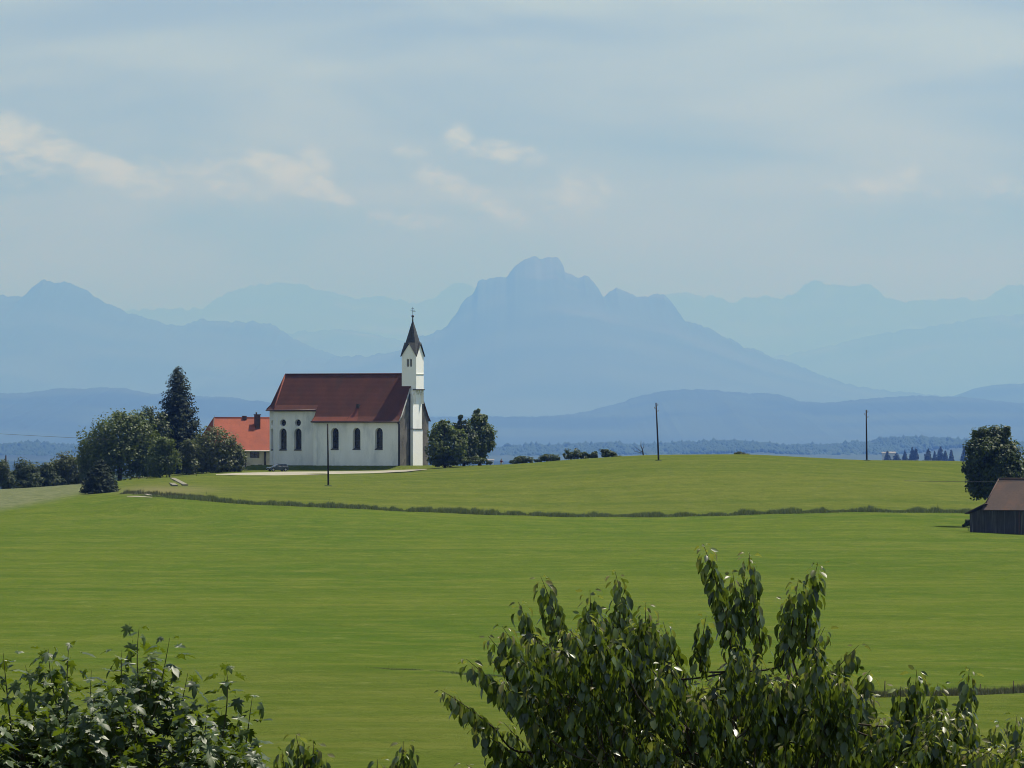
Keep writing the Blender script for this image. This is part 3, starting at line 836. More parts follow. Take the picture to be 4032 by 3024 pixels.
# tower
tw = [(-1.26, 4.4), (1.94, 4.4), (1.94, 7.6), (-1.26, 7.6)]
TE, TG = 21.6, 23.75
bm = bmesh.new()
bw = [0.61, -0.06]
holed_wall(bm, [(-1.26, 12), (1.94, 12), (1.94, TE), (0.34, TG), (-1.26, TE)], [arch_loop(u, 19.35, 20.9, 0.46) for u in bw], lambda s, z: cl(s, 4.4, z), inw, 0.4)
holed_wall(bm, [(4.4, 14.95), (7.6, 14.95), (7.6, TE), (6.0, TG), (4.4, TE)], [], lambda s, z: cl(-1.26, s, z), Vector((-1, 0, 0)), 0.4)
for pts in ([(1.94, 4.4), (1.94, 7.6)], [(1.94, 7.6), (-1.26, 7.6)]):
    a, b_ = pts
    mid = ((a[0] + b_[0]) / 2, (a[1] + b_[1]) / 2)
    bm.faces.new([bm.verts.new(cl(*a, 12)), bm.verts.new(cl(*b_, 12)), bm.verts.new(cl(*b_, TE)), bm.verts.new(cl(*mid, TG)), bm.verts.new(cl(*a, TE))])
bm.faces.new([bm.verts.new(cl(u, v, 14.95)) for u, v in ((-1.26, 4.4), (0, 4.4), (0, 7.6), (-1.26, 7.6))])
tower = bobj('tower', bm, M['plaster_tower'], church)
for u in bw:
    L = arch_loop(u, 19.35, 20.9, 0.46, 8)
    wo = obj('belfry_window', [cl(s, 4.72, z) for s, z in L], [tuple(range(len(L)))], M['frame_dark'], tower)
boxo('string_course', (1.262, 1.34, 4.36, 7.64, 17.85, 18.0), M['plaster'], tower)
boxo('cornice', (0.70, 1.36, 4.05, 7.95, 14.72, 14.95), M['sill'], tower)
# pilaster below: the tower foot on the gable with a sloping offset
bm = bmesh.new()
box(bm, 0.0, 0.69, 4.12, 7.88, 7.15, 14.72)
box(bm, 0.0, 0.80, 3.98, 8.02, -1.6, 7.0)
pil = bobj('tower_foot', bm, M['plaster_tower'], tower)
boxo('offset_ledge', (0.0, 0.9, 3.9, 8.1, 7.0, 7.15), M['sill'], pil)
for i in range(4):       # corbels carrying the overhang
    y0 = 4.2 + i * 1.02
    bm = bmesh.new()
    vs = [(0.69, 14.72), (1.22, 14.72), (1.22, 14.45), (0.69, 13.75)]
    f0 = [bm.verts.new((x, y0, z)) for x, z in vs]; f1 = [bm.verts.new((x, y0 + 0.42, z)) for x, z in vs]
    bm.faces.new(f0); bm.faces.new(f1)
    for k in range(4): bm.faces.new((f0[k], f0[(k + 1) % 4], f1[(k + 1) % 4], f1[k]))
    bobj('corbel', bm, M['plaster'], tower)
# spire: four gables, folded slate faces
SA = 28.6; cu, cv = 0.34, 6.0
def sp(du, dv, z): return cl(cu + du, cv + dv, z)
V, F = [sp(0, 0, SA)], []
E = 1.74; G = 1.76; K = 0.98
gab_p = [sp(0, -G, TG + 0.28), sp(G, 0, TG + 0.28), sp(0, G, TG + 0.28), sp(-G, 0, TG + 0.28)]
cor_p = [sp(E, -E, TE - 0.28), sp(E, E, TE - 0.28), sp(-E, E, TE - 0.28), sp(-E, -E, TE - 0.28)]
mid_p = [sp(K, -K, TG + 0.25), sp(K, K, TG + 0.25), sp(-K, K, TG + 0.25), sp(-K, -K, TG + 0.25)]
ins_p = [sp(0, -1.05, TG + 0.28), sp(1.05, 0, TG + 0.28), sp(0, 1.05, TG + 0.28), sp(-1.05, 0, TG + 0.28)]
V += gab_p + cor_p + mid_p + ins_p
for k in range(4):
    g0, c_, m1, i0 = 1 + k, 5 + k, 9 + k, 13 + k
    g1, i1 = 1 + (k + 1) % 4, 13 + (k + 1) % 4
    F += [(0, i0, m1), (0, m1, i1), (i0, g0, c_, m1), (m1, c_, g1, i1)]
spire = obj('spire', V, F, M['slate'], church)
md = spire.modifiers.new('thick', 'SOLIDIFY'); md.thickness = 0.14; md.offset = -1
for k in range(4):
    for c_ in (cor_p[k], cor_p[(k - 1) % 4]):
        tube('gable_edge', [gab_p[k] * 1.0, c_ * 1.0], [0.075, 0.075], M['verge'] if (k == 0 and c_ is cor_p[3]) else M['slate'], spire, 6)
tube('finial_stem', [sp(0, 0, SA - 0.4), sp(0, 0, SA + 0.55)], [0.16, 0.10], M['metal_dark'], spire, 8)
bm = bmesh.new(); bmesh.ops.create_uvsphere(bm, u_segments=12, v_segments=8, radius=0.27)
bmesh.ops.translate(bm, verts=bm.verts, vec=sp(0, 0, SA + 0.7))
bobj('orb', bm, M['metal_dark'], spire, True)
ac = Acc()
ac.tube([sp(0, 0, SA + 0.9), sp(0, 0, SA + 2.55)], [0.045, 0.035], 6)
ac.tube([sp(0.5, 0, SA + 1.9), sp(-0.5, 0, SA + 1.9)], [0.04, 0.04], 6)
ac.tube([sp(0.28, 0, SA + 2.2), sp(-0.28, 0, SA + 2.2)], [0.035, 0.035], 6)
ac.tube([sp(0.2, 0, SA + 1.55), sp(-0.6, 0, SA + 1.62)], [0.05, 0.03], 6)
ac.build('cross', M['metal_dark'], spire)

# ------------------------------------------------------------------ house left of the church
HO_D = 1370.0
h0 = P(838, 1851, HO_D)
house = thing('house', 'low cream house with bright orange-red tiled hip roof and dark chimney left of the church', 'house', h0, math.radians(19))
HL, HW, HE, HR, HA = 14.5, 12.0, 4.15, 10.5, 2.05
S_ = 19.6 * math.cos(math.radians(19))
def hx(px, v=0.0): return (px - 838) / S_ + v * math.tan(math.radians(19))
bm = bmesh.new()
hw = [(hx(982), hx(1019), 2.45, 3.75), (hx(985), hx(1001), 0.1, 1.05), (hx(1014), hx(1030), 0.1, 1.1)]
holed_wall(bm, [(0, -2.5), (HL, -2.5), (HL, HE), (0, HE)], [[(a, c), (b_, c), (b_, d_), (a, d_)] for a, b_, c, d_ in hw], lambda s, z: Vector((s, 0, z)), inw, 0.3)
for a, b_ in (((0, 0), (0, HW)), ((0, HW), (HL, HW)), ((HL, HW), (HL, 0))):
    bm.faces.new([bm.verts.new((*a, -2.5)), bm.verts.new((*b_, -2.5)), bm.verts.new((*b_, HE)), bm.verts.new((*a, HE))])
bobj('wall', bm, M['house_wall'], house)
for i, (a, b_, c, d_) in enumerate(hw):
    wo = obj('window', [(a, 0.26, c), (b_, 0.26, c), (b_, 0.26, d_), (a, 0.26, d_)], [(0, 1, 2, 3)], M['glass'], house)
    ac = Acc(); m_ = (a + b_) / 2
    for x0_, x1_, z0_, z1_ in ((a, a + .07, c, d_), (b_ - .07, b_, c, d_), (m_ - .04, m_ + .04, c, d_), (a, b_, c, c + .07), (a, b_, d_ - .07, d_)):
        ac.add([(x0_, 0.2, z0_), (x1_, 0.2, z0_), (x1_, 0.2, z1_), (x0_, 0.2, z1_), (x0_, 0.26, z0_), (x1_, 0.26, z0_), (x1_, 0.26, z1_), (x0_, 0.26, z1_)], [(0, 1, 2, 3), (0, 1, 5, 4), (3, 2, 6, 7), (1, 2, 6, 5), (0, 3, 7, 4)])
    ac.build('frame', M['frame_dark'], wo)
ov = 0.55
sl = (HR - HE) / (HW / 2)
ez = HE - 0.25
V = [Vector(p) for p in ((-ov, -ov, ez), (HL + 0.3, -ov, ez), (HL + 0.3, HW / 2, HR), (HA, HW / 2, HR), (-ov, HW + ov, ez), (HL + 0.3, HW + ov, ez))]
hroof = obj('roof', V, [(0, 1, 2, 3), (4, 3, 2, 5), (0, 3, 4)], M['house_tile'], house)
md = hroof.modifiers.new('thick', 'SOLIDIFY'); md.thickness = 0.16; md.offset = -1
tube('ridge_tiles', [V[3] + Vector((0, 0, .05)), V[2] + Vector((0, 0, .05))], [0.13, 0.13], M['house_tile'], hroof, 6)
tube('hip_tiles', [V[3] + Vector((0, 0, .05)), V[0] + Vector((0, 0, .05))], [0.12, 0.12], M['barn_tile'], hroof, 6)
tube('hip_tiles', [V[3] + Vector((0, 0, .05)), V[4] + Vector((0, 0, .05))], [0.12, 0.12], M['house_tile'], hroof, 6)
tube('gutter', [V[0] + Vector((0, -.08, -.1)), V[1] + Vector((0, -.08, -.1))], [0.13, 0.13], M['verge'], hroof, 8)
def hroof_z(v): return ez + (v + ov) * (HR - ez) / (HW / 2 + ov)
chx = hx(1008, 4.2); zb = hroof_z(4.2)
ch = boxo('chimney', (chx - 0.5, chx + 0.5, 3.8, 4.8, zb - 0.8, 11.05), M['brick_chimney'], hroof)
boxo('chimney_cap', (chx - 0.6, chx + 0.6, 3.7, 4.9, 11.05, 11.22), M['brick_chimney'], ch)
tube('flue_pipe', [(chx - 0.2, 4.3, 11.2), (chx - 0.2, 4.3, 11.65)], [0.16, 0.16], M['metal_dark'], ch, 8)
ch2x = hx(955, 6.0)
bm = bmesh.new(); box(bm, ch2x - 0.4, ch2x + 0.4, 5.5, 6.3, HR - 0.7, HR + 0.42)
bmesh.ops.bevel(bm, geom=bm.edges[:], offset=0.06, affect='EDGES')
bobj('vent_stack', bm, M['brick_chimney'], hroof)
tube('lightning_rod', [(HA, HW / 2, HR), (HA, HW / 2, HR + 0.5)], [0.05, 0.03], M['metal_dark'], hroof, 6)
tube('downpipe', [(hx(965), -0.1, 4.0), (hx(965), -0.1, -0.8)], [0.09, 0.09], M['metal_dark'], house, 6)
tube('downpipe', [(hx(1041), -0.12, 4.0), (hx(1041), -0.12, -0.8)], [0.2, 0.2], M['metal_dark'], house, 6)

# ------------------------------------------------------------------ gravel drive and paths
def ribbon(name, pts, mat, lift=0.05, kind='structure', n=80):
    """strip of ground between an upper and a lower edge given where they are seen"""
    xs = np.linspace(pts[0][0], pts[-1][0], n)
    yt = np.interp(xs, [p[0] for p in pts], [p[1] for p in pts]); yb = np.interp(xs, [p[0] for p in pts], [p[2] for p in pts])
    V, F = [], []
    for x, a, b_ in zip(xs, yt, yb):
        A, B = hit(x, a, 900, 1400), hit(x, b_, 900, 1400)
        for k in range(5):
            q = B.lerp(A, k / 4); q.z = float(gz(q.x, q.y)) + lift
            V.append(q)
    for i in range(n - 1):
        for k in range(4):
            F.append((i * 5 + k, (i + 1) * 5 + k, (i + 1) * 5 + k + 1, i * 5 + k + 1))
    o = obj(name, V, F, mat, None, True)
    return tag(o, kind=kind)
ribbon('gravel_drive', [(850, 1868, 1871), (950, 1863, 1872), (1100, 1859, 1873), (1300, 1857, 1868), (1480, 1855, 1864), (1600, 1851, 1858), (1680, 1847, 1850)], M['gravel'], 0.07)
ribbon('sandy_path', [(505, 1944, 1947), (530, 1937, 1946), (560, 1938, 1945), (600, 1950, 1955)], M['gravel'], 0.06, n=20)
ribbon('gravel_path', [(500, 1954, 1956), (540, 1954, 1957), (580, 1957, 1959), (600, 1959, 1960)], M['gravel'], 0.05, n=20)
# long pale timbers lying on the bank, sloping downhill
def plank(pxa, pya, pxb, pyb, wd, label):
    A, B = hit(pxa, pya, 900, 1400), hit(pxb, pyb, 900, 1400)
    dr = (B - A); L = dr.length; c = (A + B) / 2
    o = thing('timber_plank', label, 'timber', c, math.atan2(dr.y, dr.x), 'pale timbers on the bank')
    pit = math.atan2(dr.z, math.hypot(dr.x, dr.y))
    o.rotation_euler = (0, -pit, math.atan2(dr.y, dr.x))
    for k in (-1, 0, 1):
        bm = bmesh.new(); box(bm, -L / 2, L / 2, k * wd / 3 - wd / 7, k * wd / 3 + wd / 7, 0.0, 0.22)
        bobj('board', bm, M['stone_pale'], o)
plank(680, 1886, 730, 1912, 0.9, 'long pale timbers lying down the bank right of the young tree trunk')
plank(676, 1906, 690, 1914, 0.9, 'short pale timbers lying at the foot of the young tree trunk')

# ------------------------------------------------------------------ car beside the church
def make_car(loc, rot):
    car = thing('parked_car', 'small dark teal estate car parked on gravel below the choir wall', 'car', loc, rot)
    side = [(-2.05, 0.28), (-2.1, 0.55), (-2.06, 0.86), (-1.95, 0.92), (0.75, 0.94), (1.75, 0.80), (2.02, 0.66), (2.1, 0.45), (2.05, 0.25), (1.72, 0.22), (1.62, 0.45), (1.32, 0.58), (1.02, 0.45), (0.92, 0.22), (-0.92, 0.22), (-1.02, 0.45), (-1.32, 0.58), (-1.62, 0.45), (-1.72, 0.22)]
    bm = bmesh.new()
    L0 = [bm.verts.new((x, -0.84, z)) for x, z in side]; L1 = [bm.verts.new((x, 0.84, z)) for x, z in side]
    n = len(side)
    for i in range(n): bm.faces.new((L0[i], L0[(i + 1) % n], L1[(i + 1) % n], L1[i]))
    bmesh.ops.triangle_fill(bm, use_beauty=True, edges=[bm.edges.get((L0[i], L0[(i + 1) % n])) for i in range(n)])
    bmesh.ops.triangle_fill(bm, use_beauty=True, edges=[bm.edges.get((L1[i], L1[(i + 1) % n])) for i in range(n)])
    body = bobj('body', bm, M['car_paint'], car)
    bv = body.modifiers.new('soft', 'BEVEL'); bv.width = 0.06; bv.segments = 2; bv.limit_method = 'ANGLE'
    # cabin
    lo = [(-1.98, 0.92), (0.95, 0.92)]; hi = [(-1.6, 1.42), (0.10, 1.44)]
    bm = bmesh.new()
    a = [bm.verts.new((x, s * 0.80, z)) for s in (-1, 1) for x, z in lo]
    b_ = [bm.verts.new((x, s * 0.62, z)) for s in (-1, 1) for x, z in hi]
    for f in ((a[0], a[1], b_[1], b_[0]), (a[2], a[3], b_[3], b_[2]), (a[1], a[3], b_[3], b_[1]), (a[0], a[2], b_[2], b_[0]), (b_[0], b_[1], b_[3], b_[2])): bm.faces.new(f)
    cab = bobj('cabin', bm, M['car_paint'], car)
    def pane(name, q, par=cab):
        obj(name, q, [(0, 1, 2, 3)], M['glass'], par)
    for s in (-1, 1):
        def sd(x, f, s=s): return Vector((x, s * (0.80 - 0.18 * f + 0.012), 0.92 + 0.5 * f))
        for xa, xb, xc, xd in ((-1.78, -1.0, -0.98, -1.50), (-0.92, -0.12, -0.14, -0.92), (-0.02, 0.72, 0.10, -0.04)):
            pane('side_window', [sd(xa, .1), sd(xb, .1), sd(xc, .86), sd(xd, .86)])
    pane('windscreen', [Vector((0.90, -0.70, 0.97)), Vector((0.90, 0.70, 0.97)), Vector((0.17, 0.57, 1.40)), Vector((0.17, -0.57, 1.40))])
    pane('rear_window', [Vector((-1.98, 0.68, 1.0)), Vector((-1.98, -0.68, 1.0)), Vector((-1.68, -0.55, 1.36)), Vector((-1.68, 0.55, 1.36))])
    for x in (-1.32, 1.32):
        for s in (-1, 1):
            bm = bmesh.new()
            bmesh.ops.create_cone(bm, cap_ends=True, segments=18, radius1=0.33, radius2=0.33, depth=0.2)
            bmesh.ops.rotate(bm, verts=bm.verts, matrix=Matrix.Rotation(math.pi / 2, 3, 'X'))
            bmesh.ops.translate(bm, verts=bm.verts, vec=(x, s * 0.76, 0.33))
            wl = bobj('wheel', bm, M['rubber'], car)
            bm = bmesh.new()
            bmesh.ops.create_cone(bm, cap_ends=True, segments=14, radius1=0.2, radius2=0.2, depth=0.03)
            bmesh.ops.rotate(bm, verts=bm.verts, matrix=Matrix.Rotation(math.pi / 2, 3, 'X'))
            bmesh.ops.translate(bm, verts=bm.verts, vec=(x, s * 0.87, 0.33))
            bobj('rim', bm, M['chrome'], wl)
    for s in (-1, 1):
        boxo('headlight', (1.92, 2.07, s * 0.62 - 0.17, s * 0.62 + 0.17, 0.56, 0.70), M['lamp_glass'], car, 0.02)
        boxo('wing_mirror', (0.55, 0.72, s * 0.92 - 0.09, s * 0.92 + 0.09, 0.92, 1.06), M['car_paint'], car, 0.03)
    boxo('number_plate', (2.085, 2.11, -0.26, 0.26, 0.36, 0.47), M['lamp_glass'], car)
    boxo('bumper', (2.0, 2.12, -0.8, 0.8, 0.26, 0.36), M['rubber'], car)
    boxo('roof_rail', (-1.4, 0.0, -0.58, -0.53, 1.45, 1.49), M['chrome'], cab)
    boxo('roof_rail', (-1.4, 0.0, 0.53, 0.58, 1.45, 1.49), M['chrome'], cab)
    return car
cp = hit(1093, 1857, 1200, 1360)
make_car(cp + Vector((0, 0, 0.06)), math.radians(180 + 28))

# ------------------------------------------------------------------ utility poles and cables
def pole(px, d, top_py, label, lean_px=0, hooks=True, rad=0.17):
    b0 = gpt(px, d)
    top = P(px + lean_px, top_py, d)
    v = top - b0
    o = thing('utility_pole', label, 'pole', b0, 0, 'wooden utility poles on the hill')
    tube('mast', [(0, 0, -0.8), v * 0.5, v], [rad, rad * 0.85, rad * 0.68], M['pole_wood'], o, 10)
    if hooks:
        for sgn, k in ((1, 0.955), (-1, 0.90), (1, 0.845)):
            c = v * k
            hk = tube('insulator_hook', [c, c + Vector((sgn * 0.28, 0, -0.02)), c + Vector((sgn * 0.32, 0, 0.12))], [0.03] * 3, M['metal_dark'], o, 5)
            bm = bmesh.new(); bmesh.ops.create_cone(bm, cap_ends=True, segments=8, radius1=0.085, radius2=0.05, depth=0.2)
            bmesh.ops.translate(bm, verts=bm.verts, vec=c + Vector((sgn * 0.32, 0, 0.22)))
            bobj('insulator', bm, M['ceramic'], hk, True)
    # earth mound at the foot
    bm = bmesh.new(); bmesh.ops.create_uvsphere(bm, u_segments=10, v_segments=6, radius=0.75)
    bmesh.ops.scale(bm, verts=bm.verts, vec=(1, 1, 0.25)); 
    bobj('foot_mound', bm, M['tuft'], o)
    return o
M['tuft'] = pmat('mound_grass', (0.03, 0.045, 0.012), (0.045, 0.06, 0.02), 3, 0.95)
def d_for(px, py, lo=900, hi=1400): return hit(px, py, lo, hi).y
d1, d2, d3 = d_for(1293, 1914), d_for(2594, 1815), d_for(3413, 1814)
pole(1293, d1, 1668, 'bare wooden pole without hooks standing before the nave wall', -3, False, 0.16)
pole(2594, d2, 1586, 'tall wooden pole with hooks on the open field, slightly leaning left', -11)
pole(3413, d3, 1614, 'wooden pole with hooks on the crest by the far firs', -2)
pole(24, 1395, 1793, 'short-looking dark pole rising from bushes at the far left edge', -1, False, 0.2)
def cable(name, a, b_, sag, label):
    pts = [a.lerp(b_, i / 16) - Vector((0, 0, sag * 4 * (i / 16) * (1 - i / 16))) for i in range(17)]
    tag(tube(name, pts, [0.028] * 17, M['metal_dark'], None, 5), label, 'cable')
cable('power_cable', P(-900, 1640, 1330), P(430, 1730, 1260), 0.4, 'thin dark cable sagging in front of the hills at left')
cable('power_cable', P(3560, 1893, 940), P(4400, 1878, 900), 0.3, 'thin cable passing before the big round tree at right')

# ------------------------------------------------------------------ barn at the right edge
bd = 930.0
b0 = gpt(3884, bd)
barn = thing('barn', 'low grey wooden barn with brown tiled roof cut by the right edge', 'barn', (b0.x, b0.y, float(gz(b0.x, b0.y))), -math.radians(30))
BE, BR, BW, BLn = 3.35, 7.3, 9.4, 16.0
bs = 28.9
bm = bmesh.new()
holed_wall(bm, [(0, -1.5), (BLn, -1.5), (BLn, BE), (0, BE)], [[(5.6, -0.6), (8.6, -0.6), (8.6, 2.7), (5.6, 2.7)]], lambda s, z: Vector((s, 0, z)), inw, 0.25)
bm.faces.new([bm.verts.new(p) for p in ((0, 0, -1.5), (0, BW, -1.5), (0, BW, BE), (0, BW / 2, BR - 0.1), (0, 0, BE))])
bm.faces.new([bm.verts.new(p) for p in ((BLn, 0, -1.5), (BLn, BW, -1.5), (BLn, BW, BE), (BLn, BW / 2, BR - 0.1), (BLn, 0, BE))])
bm.faces.new([bm.verts.new(p) for p in ((0, BW, -1.5), (BLn, BW, -1.5), (BLn, BW, BE), (0, BW, BE))])
bobj('board_wall', bm, M['barn_wood'], barn)
obj('barn_door', [(5.6, 0.22, -0.6), (8.6, 0.22, -0.6), (8.6, 0.22, 2.7), (5.6, 0.22, 2.7)], [(0, 1, 2, 3)], M['barn_dark'], barn)
boxo('door_post', (4.9, 5.1, -0.12, 0.0, -1.0, BE), M['gutter'], barn)
bov = 0.5
bez = BE - 0.22
V = [Vector(p) for p in ((-0.4, -bov, bez), (BLn + 0.4, -bov, bez), (BLn + 0.4, BW / 2, BR), (-0.4, BW / 2, BR), (-0.4, BW + bov, bez), (BLn + 0.4, BW + bov, bez))]
br = obj('roof', V, [(0, 1, 2, 3), (4, 3, 2, 5)], M['barn_tile'], barn)
md = br.modifiers.new('thick', 'SOLIDIFY'); md.thickness = 0.14; md.offset = -1
tube('ridge_tiles', [V[3] + Vector((0, 0, .04)), V[2] + Vector((0, 0, .04))], [0.13, 0.13], M['barn_tile'], br, 6)
tube('verge_tiles', [V[0] + Vector((0, 0, .03)), V[3] + Vector((0, 0, .03))], [0.1, 0.1], M['barn_tile'], br, 6)
# lean-to on the left
bm = bmesh.new()
LT = 2.55
bm.faces.new([bm.verts.new(p) for p in ((0, 0.02, -1.5), (-LT, 0.02, -1.5), (-LT, 0.02, 2.55), (0, 0.02, 3.6))])
bm.faces.new([bm.verts.new(p) for p in ((-LT, 0.02, -1.5), (-LT, 6.5, -1.5), (-LT, 6.5, 2.55), (-LT, 0.02, 2.55))])
bm.faces.new([bm.verts.new(p) for p in ((0, 6.5, -1.5), (-LT, 6.5, -1.5), (-LT, 6.5, 2.55), (0, 6.5, 3.6))])
lt = bobj('lean_to', bm, M['barn_wood'], barn)
V = [Vector(p) for p in ((0.0, -0.4, 3.95), (-LT - 0.55, -0.4, 2.55), (-LT - 0.55, 6.8, 2.55), (0.0, 6.8, 3.95))]
lr = obj('lean_to_roof', V, [(0, 1, 2, 3)], M['barn_tile'], lt)
md = lr.modifiers.new('thick', 'SOLIDIFY'); md.thickness = 0.1; md.offset = -1

# ------------------------------------------------------------------ walker on the crest
wd_ = d_for(1974, 1828, 1280, 1420)
wb = gpt(1974, wd_)
walker = thing('person', 'walker in maroon top and pale trousers with a stick on the crest', 'person', wb, math.radians(20))
def skin(name, verts, edges, radii, mat, parent):
    me = bpy.data.meshes.new(name); me.from_pydata(verts, edges, []); me.update()
    o = bpy.data.objects.new(name, me); COL.objects.link(o); o.parent = parent
    o.modifiers.new('skin', 'SKIN').use_smooth_shade = True
    for i, r_ in enumerate(radii): me.skin_vertices[0].data[i].radius = (r_, r_)
    me.skin_vertices[0].data[0].use_root = True
    me.materials.append(mat)
    s = o.modifiers.new('sub', 'SUBSURF'); s.levels = 1; s.render_levels = 1
    return o
pv_ = [(0, 0, .95), (0, 0.02, 1.2), (0, 0.02, 1.42), (0, 0, 1.52), (0, -.02, 1.62), (0, -.02, 1.76),
       (-.1, 0, .9), (-.12, -.1, .5), (-.12, .02, .1), (-.12, -.16, .05), (.1, 0, .9), (.12, .12, .5), (.12, .25, .12), (.12, .1, .05),
       (-.19, .02, 1.40), (-.27, .05, 1.14), (-.25, -.12, .95), (-.24, -.16, .87), (.19, .02, 1.40), (.3, -.02, 1.14), (.36, -.24, 1.08), (.37, -.30, 1.06)]
pe = [(0, 1), (1, 2), (2, 3), (3, 4), (4, 5), (0, 6), (6, 7), (7, 8), (8, 9), (0, 10), (10, 11), (11, 12), (12, 13), (2, 14), (14, 15), (15, 16), (16, 17), (2, 18), (18, 19), (19, 20), (20, 21)]
pr = [.15, .14, .15, .06, .10, .08, .09, .065, .045, .04, .09, .065, .045, .04, .065, .05, .038, .04, .065, .05, .038, .04]
skin('body', pv_, pe, pr, M['skin'], walker)
skin('shirt', pv_[0:3] + [pv_[14], pv_[15], pv_[18], pv_[19]], [(0, 1), (1, 2), (2, 3), (3, 4), (2, 5), (5, 6)], [.17, .165, .17, .085, .07, .085, .07], M['maroon'], walker)
skin('trousers', [pv_[0], pv_[6], pv_[7], pv_[8], pv_[10], pv_[11], pv_[12]], [(0, 1), (1, 2), (2, 3), (0, 4), (4, 5), (5, 6)], [.165, .11, .085, .07, .11, .085, .07], M['pale_cloth'], walker)
bm = bmesh.new(); bmesh.ops.create_uvsphere(bm, u_segments=10, v_segments=8, radius=0.115); bmesh.ops.scale(bm, verts=bm.verts, vec=(.9, 1, 1.1)); bmesh.ops.translate(bm, verts=bm.verts, vec=(0, 0.01, 1.72))
bobj('hair', bm, M['hair'], walker, True)
tg = tube('walking_stick', [wb + Vector((.40, -.24, 1.2)), wb + Vector((.85, -.55, 0.02))], [.022, .016], M['bark_pale'], None, 6)
tag(tg, 'slanting pale walking stick held by the walker on the crest', 'stick')

# far pale buildings in the valley
def far_house(px, py, d, wpx, hpx, label):
    A = P(px, py, d); s = d / FPX
    w_, h_ = wpx * s, hpx * s
    gzv = float(gz(A.x, A.y))
    o = thing('farm_building', label, 'building', (A.x, A.y, gzv))
    top = A.z - gzv
    boxo('wall', (-w_ / 2, w_ / 2, 0, w_ * 0.5, 0, top), M['far_wall'], o)
    bm = bmesh.new(); r_ = h_ * 0.8
    vs = [bm.verts.new(p) for p in ((-w_ / 2 - 1, -1, top), (w_ / 2 + 1, -1, top), (w_ / 2 + 1, w_ * .5 + 1, top), (-w_ / 2 - 1, w_ * .5 + 1, top), (-w_ / 2, w_ * .25, top + r_), (w_ / 2, w_ * .25, top + r_))]
    for f in ((0, 1, 5, 4), (2, 3, 4, 5), (0, 4, 3), (1, 2, 5), (0, 3, 2, 1)): bm.faces.new([vs[i] for i in f])
    bobj('roof', bm, M['far_roof'], o)
far_house(3485, 1784, 10500, 24, 6, 'left of two far pale buildings behind the firs')
far_house(3512, 1784, 10700, 30, 7, 'right and larger of two far pale buildings behind the firs')
far_house(1932, 1812, 9500, 26, 6, 'far pale building in the valley just right of the church trees')

# ------------------------------------------------------------------ trees on the hill
LM = {
    'broad': leafmat('broadleaf', (0.030, 0.052, 0.012), (0.088, 0.116, 0.024), (0.14, 0.19, 0.025), 0.30, 0.55, 0.25),
    'olive': leafmat('olive_leaf', (0.040, 0.054, 0.016), (0.095, 0.108, 0.036), (0.10, 0.13, 0.03), 0.28, 0.55, 0.25),
    'dark': leafmat('dark_leaf', (0.018, 0.034, 0.011), (0.050, 0.070, 0.019), (0.07, 0.11, 0.02), 0.26, 0.55, 0.25),
    'fir': leafmat('fir_needles', (0.010, 0.020, 0.011), (0.024, 0.038, 0.016), (0.02, 0.035, 0.01), 0.12, 0.7, 0.15),
    'bush': leafmat('bush_leaf', (0.026, 0.044, 0.016), (0.068, 0.088, 0.030), (0.08, 0.12, 0.03), 0.25, 0.6, 0.2),
}
def leaf_quads(C, Nrm, size, rng, aspect=0.62):
    n = len(C)
    Nrm = Nrm / np.linalg.norm(Nrm, axis=1, keepdims=True)
    tmp = rng.normal(size=(n, 3))
    T = np.cross(Nrm, tmp); T /= np.linalg.norm(T, axis=1, keepdims=True)
    B = np.cross(Nrm, T)
    s = size[:, None] / 2
    V = np.stack([C + T * s, C + B * s * aspect + Nrm * s * 0.25, C - T * s, C - B * s * aspect + Nrm * s * 0.25], 1)
    F = np.arange(4 * n).reshape(n, 4)
    return V.reshape(-1, 3), F

def crown_points(ells, n, rng, clump=0.24):
    """leaf positions gathered in clumps over the crown's lobes"""
    E = np.array(ells, float)
    wgt = (E[:, 3] * E[:, 4] * E[:, 5]) ** (2 / 3); wgt /= wgt.sum()
    C, Nn = [], []
    for e, f in zip(E, wgt):
        m = max(20, int(n * f)); nc = max(7, int(m / 42))
        d = rng.normal(size=(nc, 3)); d /= np.linalg.norm(d, axis=1, keepdims=True)
        rr = rng.uniform(0.3, 0.88, nc) ** 0.6
        cc = d * rr[:, None]
        k = rng.integers(0, nc, m)
        g = np.clip(rng.normal(size=(m, 3)), -1.5, 1.5) * clump * rng.uniform(0.5, 1.15, nc)[k][:, None]
        p = cc[k] + g
        C.append(e[:3] + p * e[3:6])
        out = p * (1 / e[3:6]) * e[3:6].mean()
        out /= np.maximum(np.linalg.norm(out, axis=1, keepdims=True), 1e-6)
        gd = g / np.maximum(np.linalg.norm(g, axis=1, keepdims=True), 1e-6)
        Nn.append(out * 0.5 + gd * 0.5 + np.array([0, 0, 0.45]) + rng.normal(size=(m, 3)) * 0.45)
    return np.concatenate(C), np.concatenate(Nn)

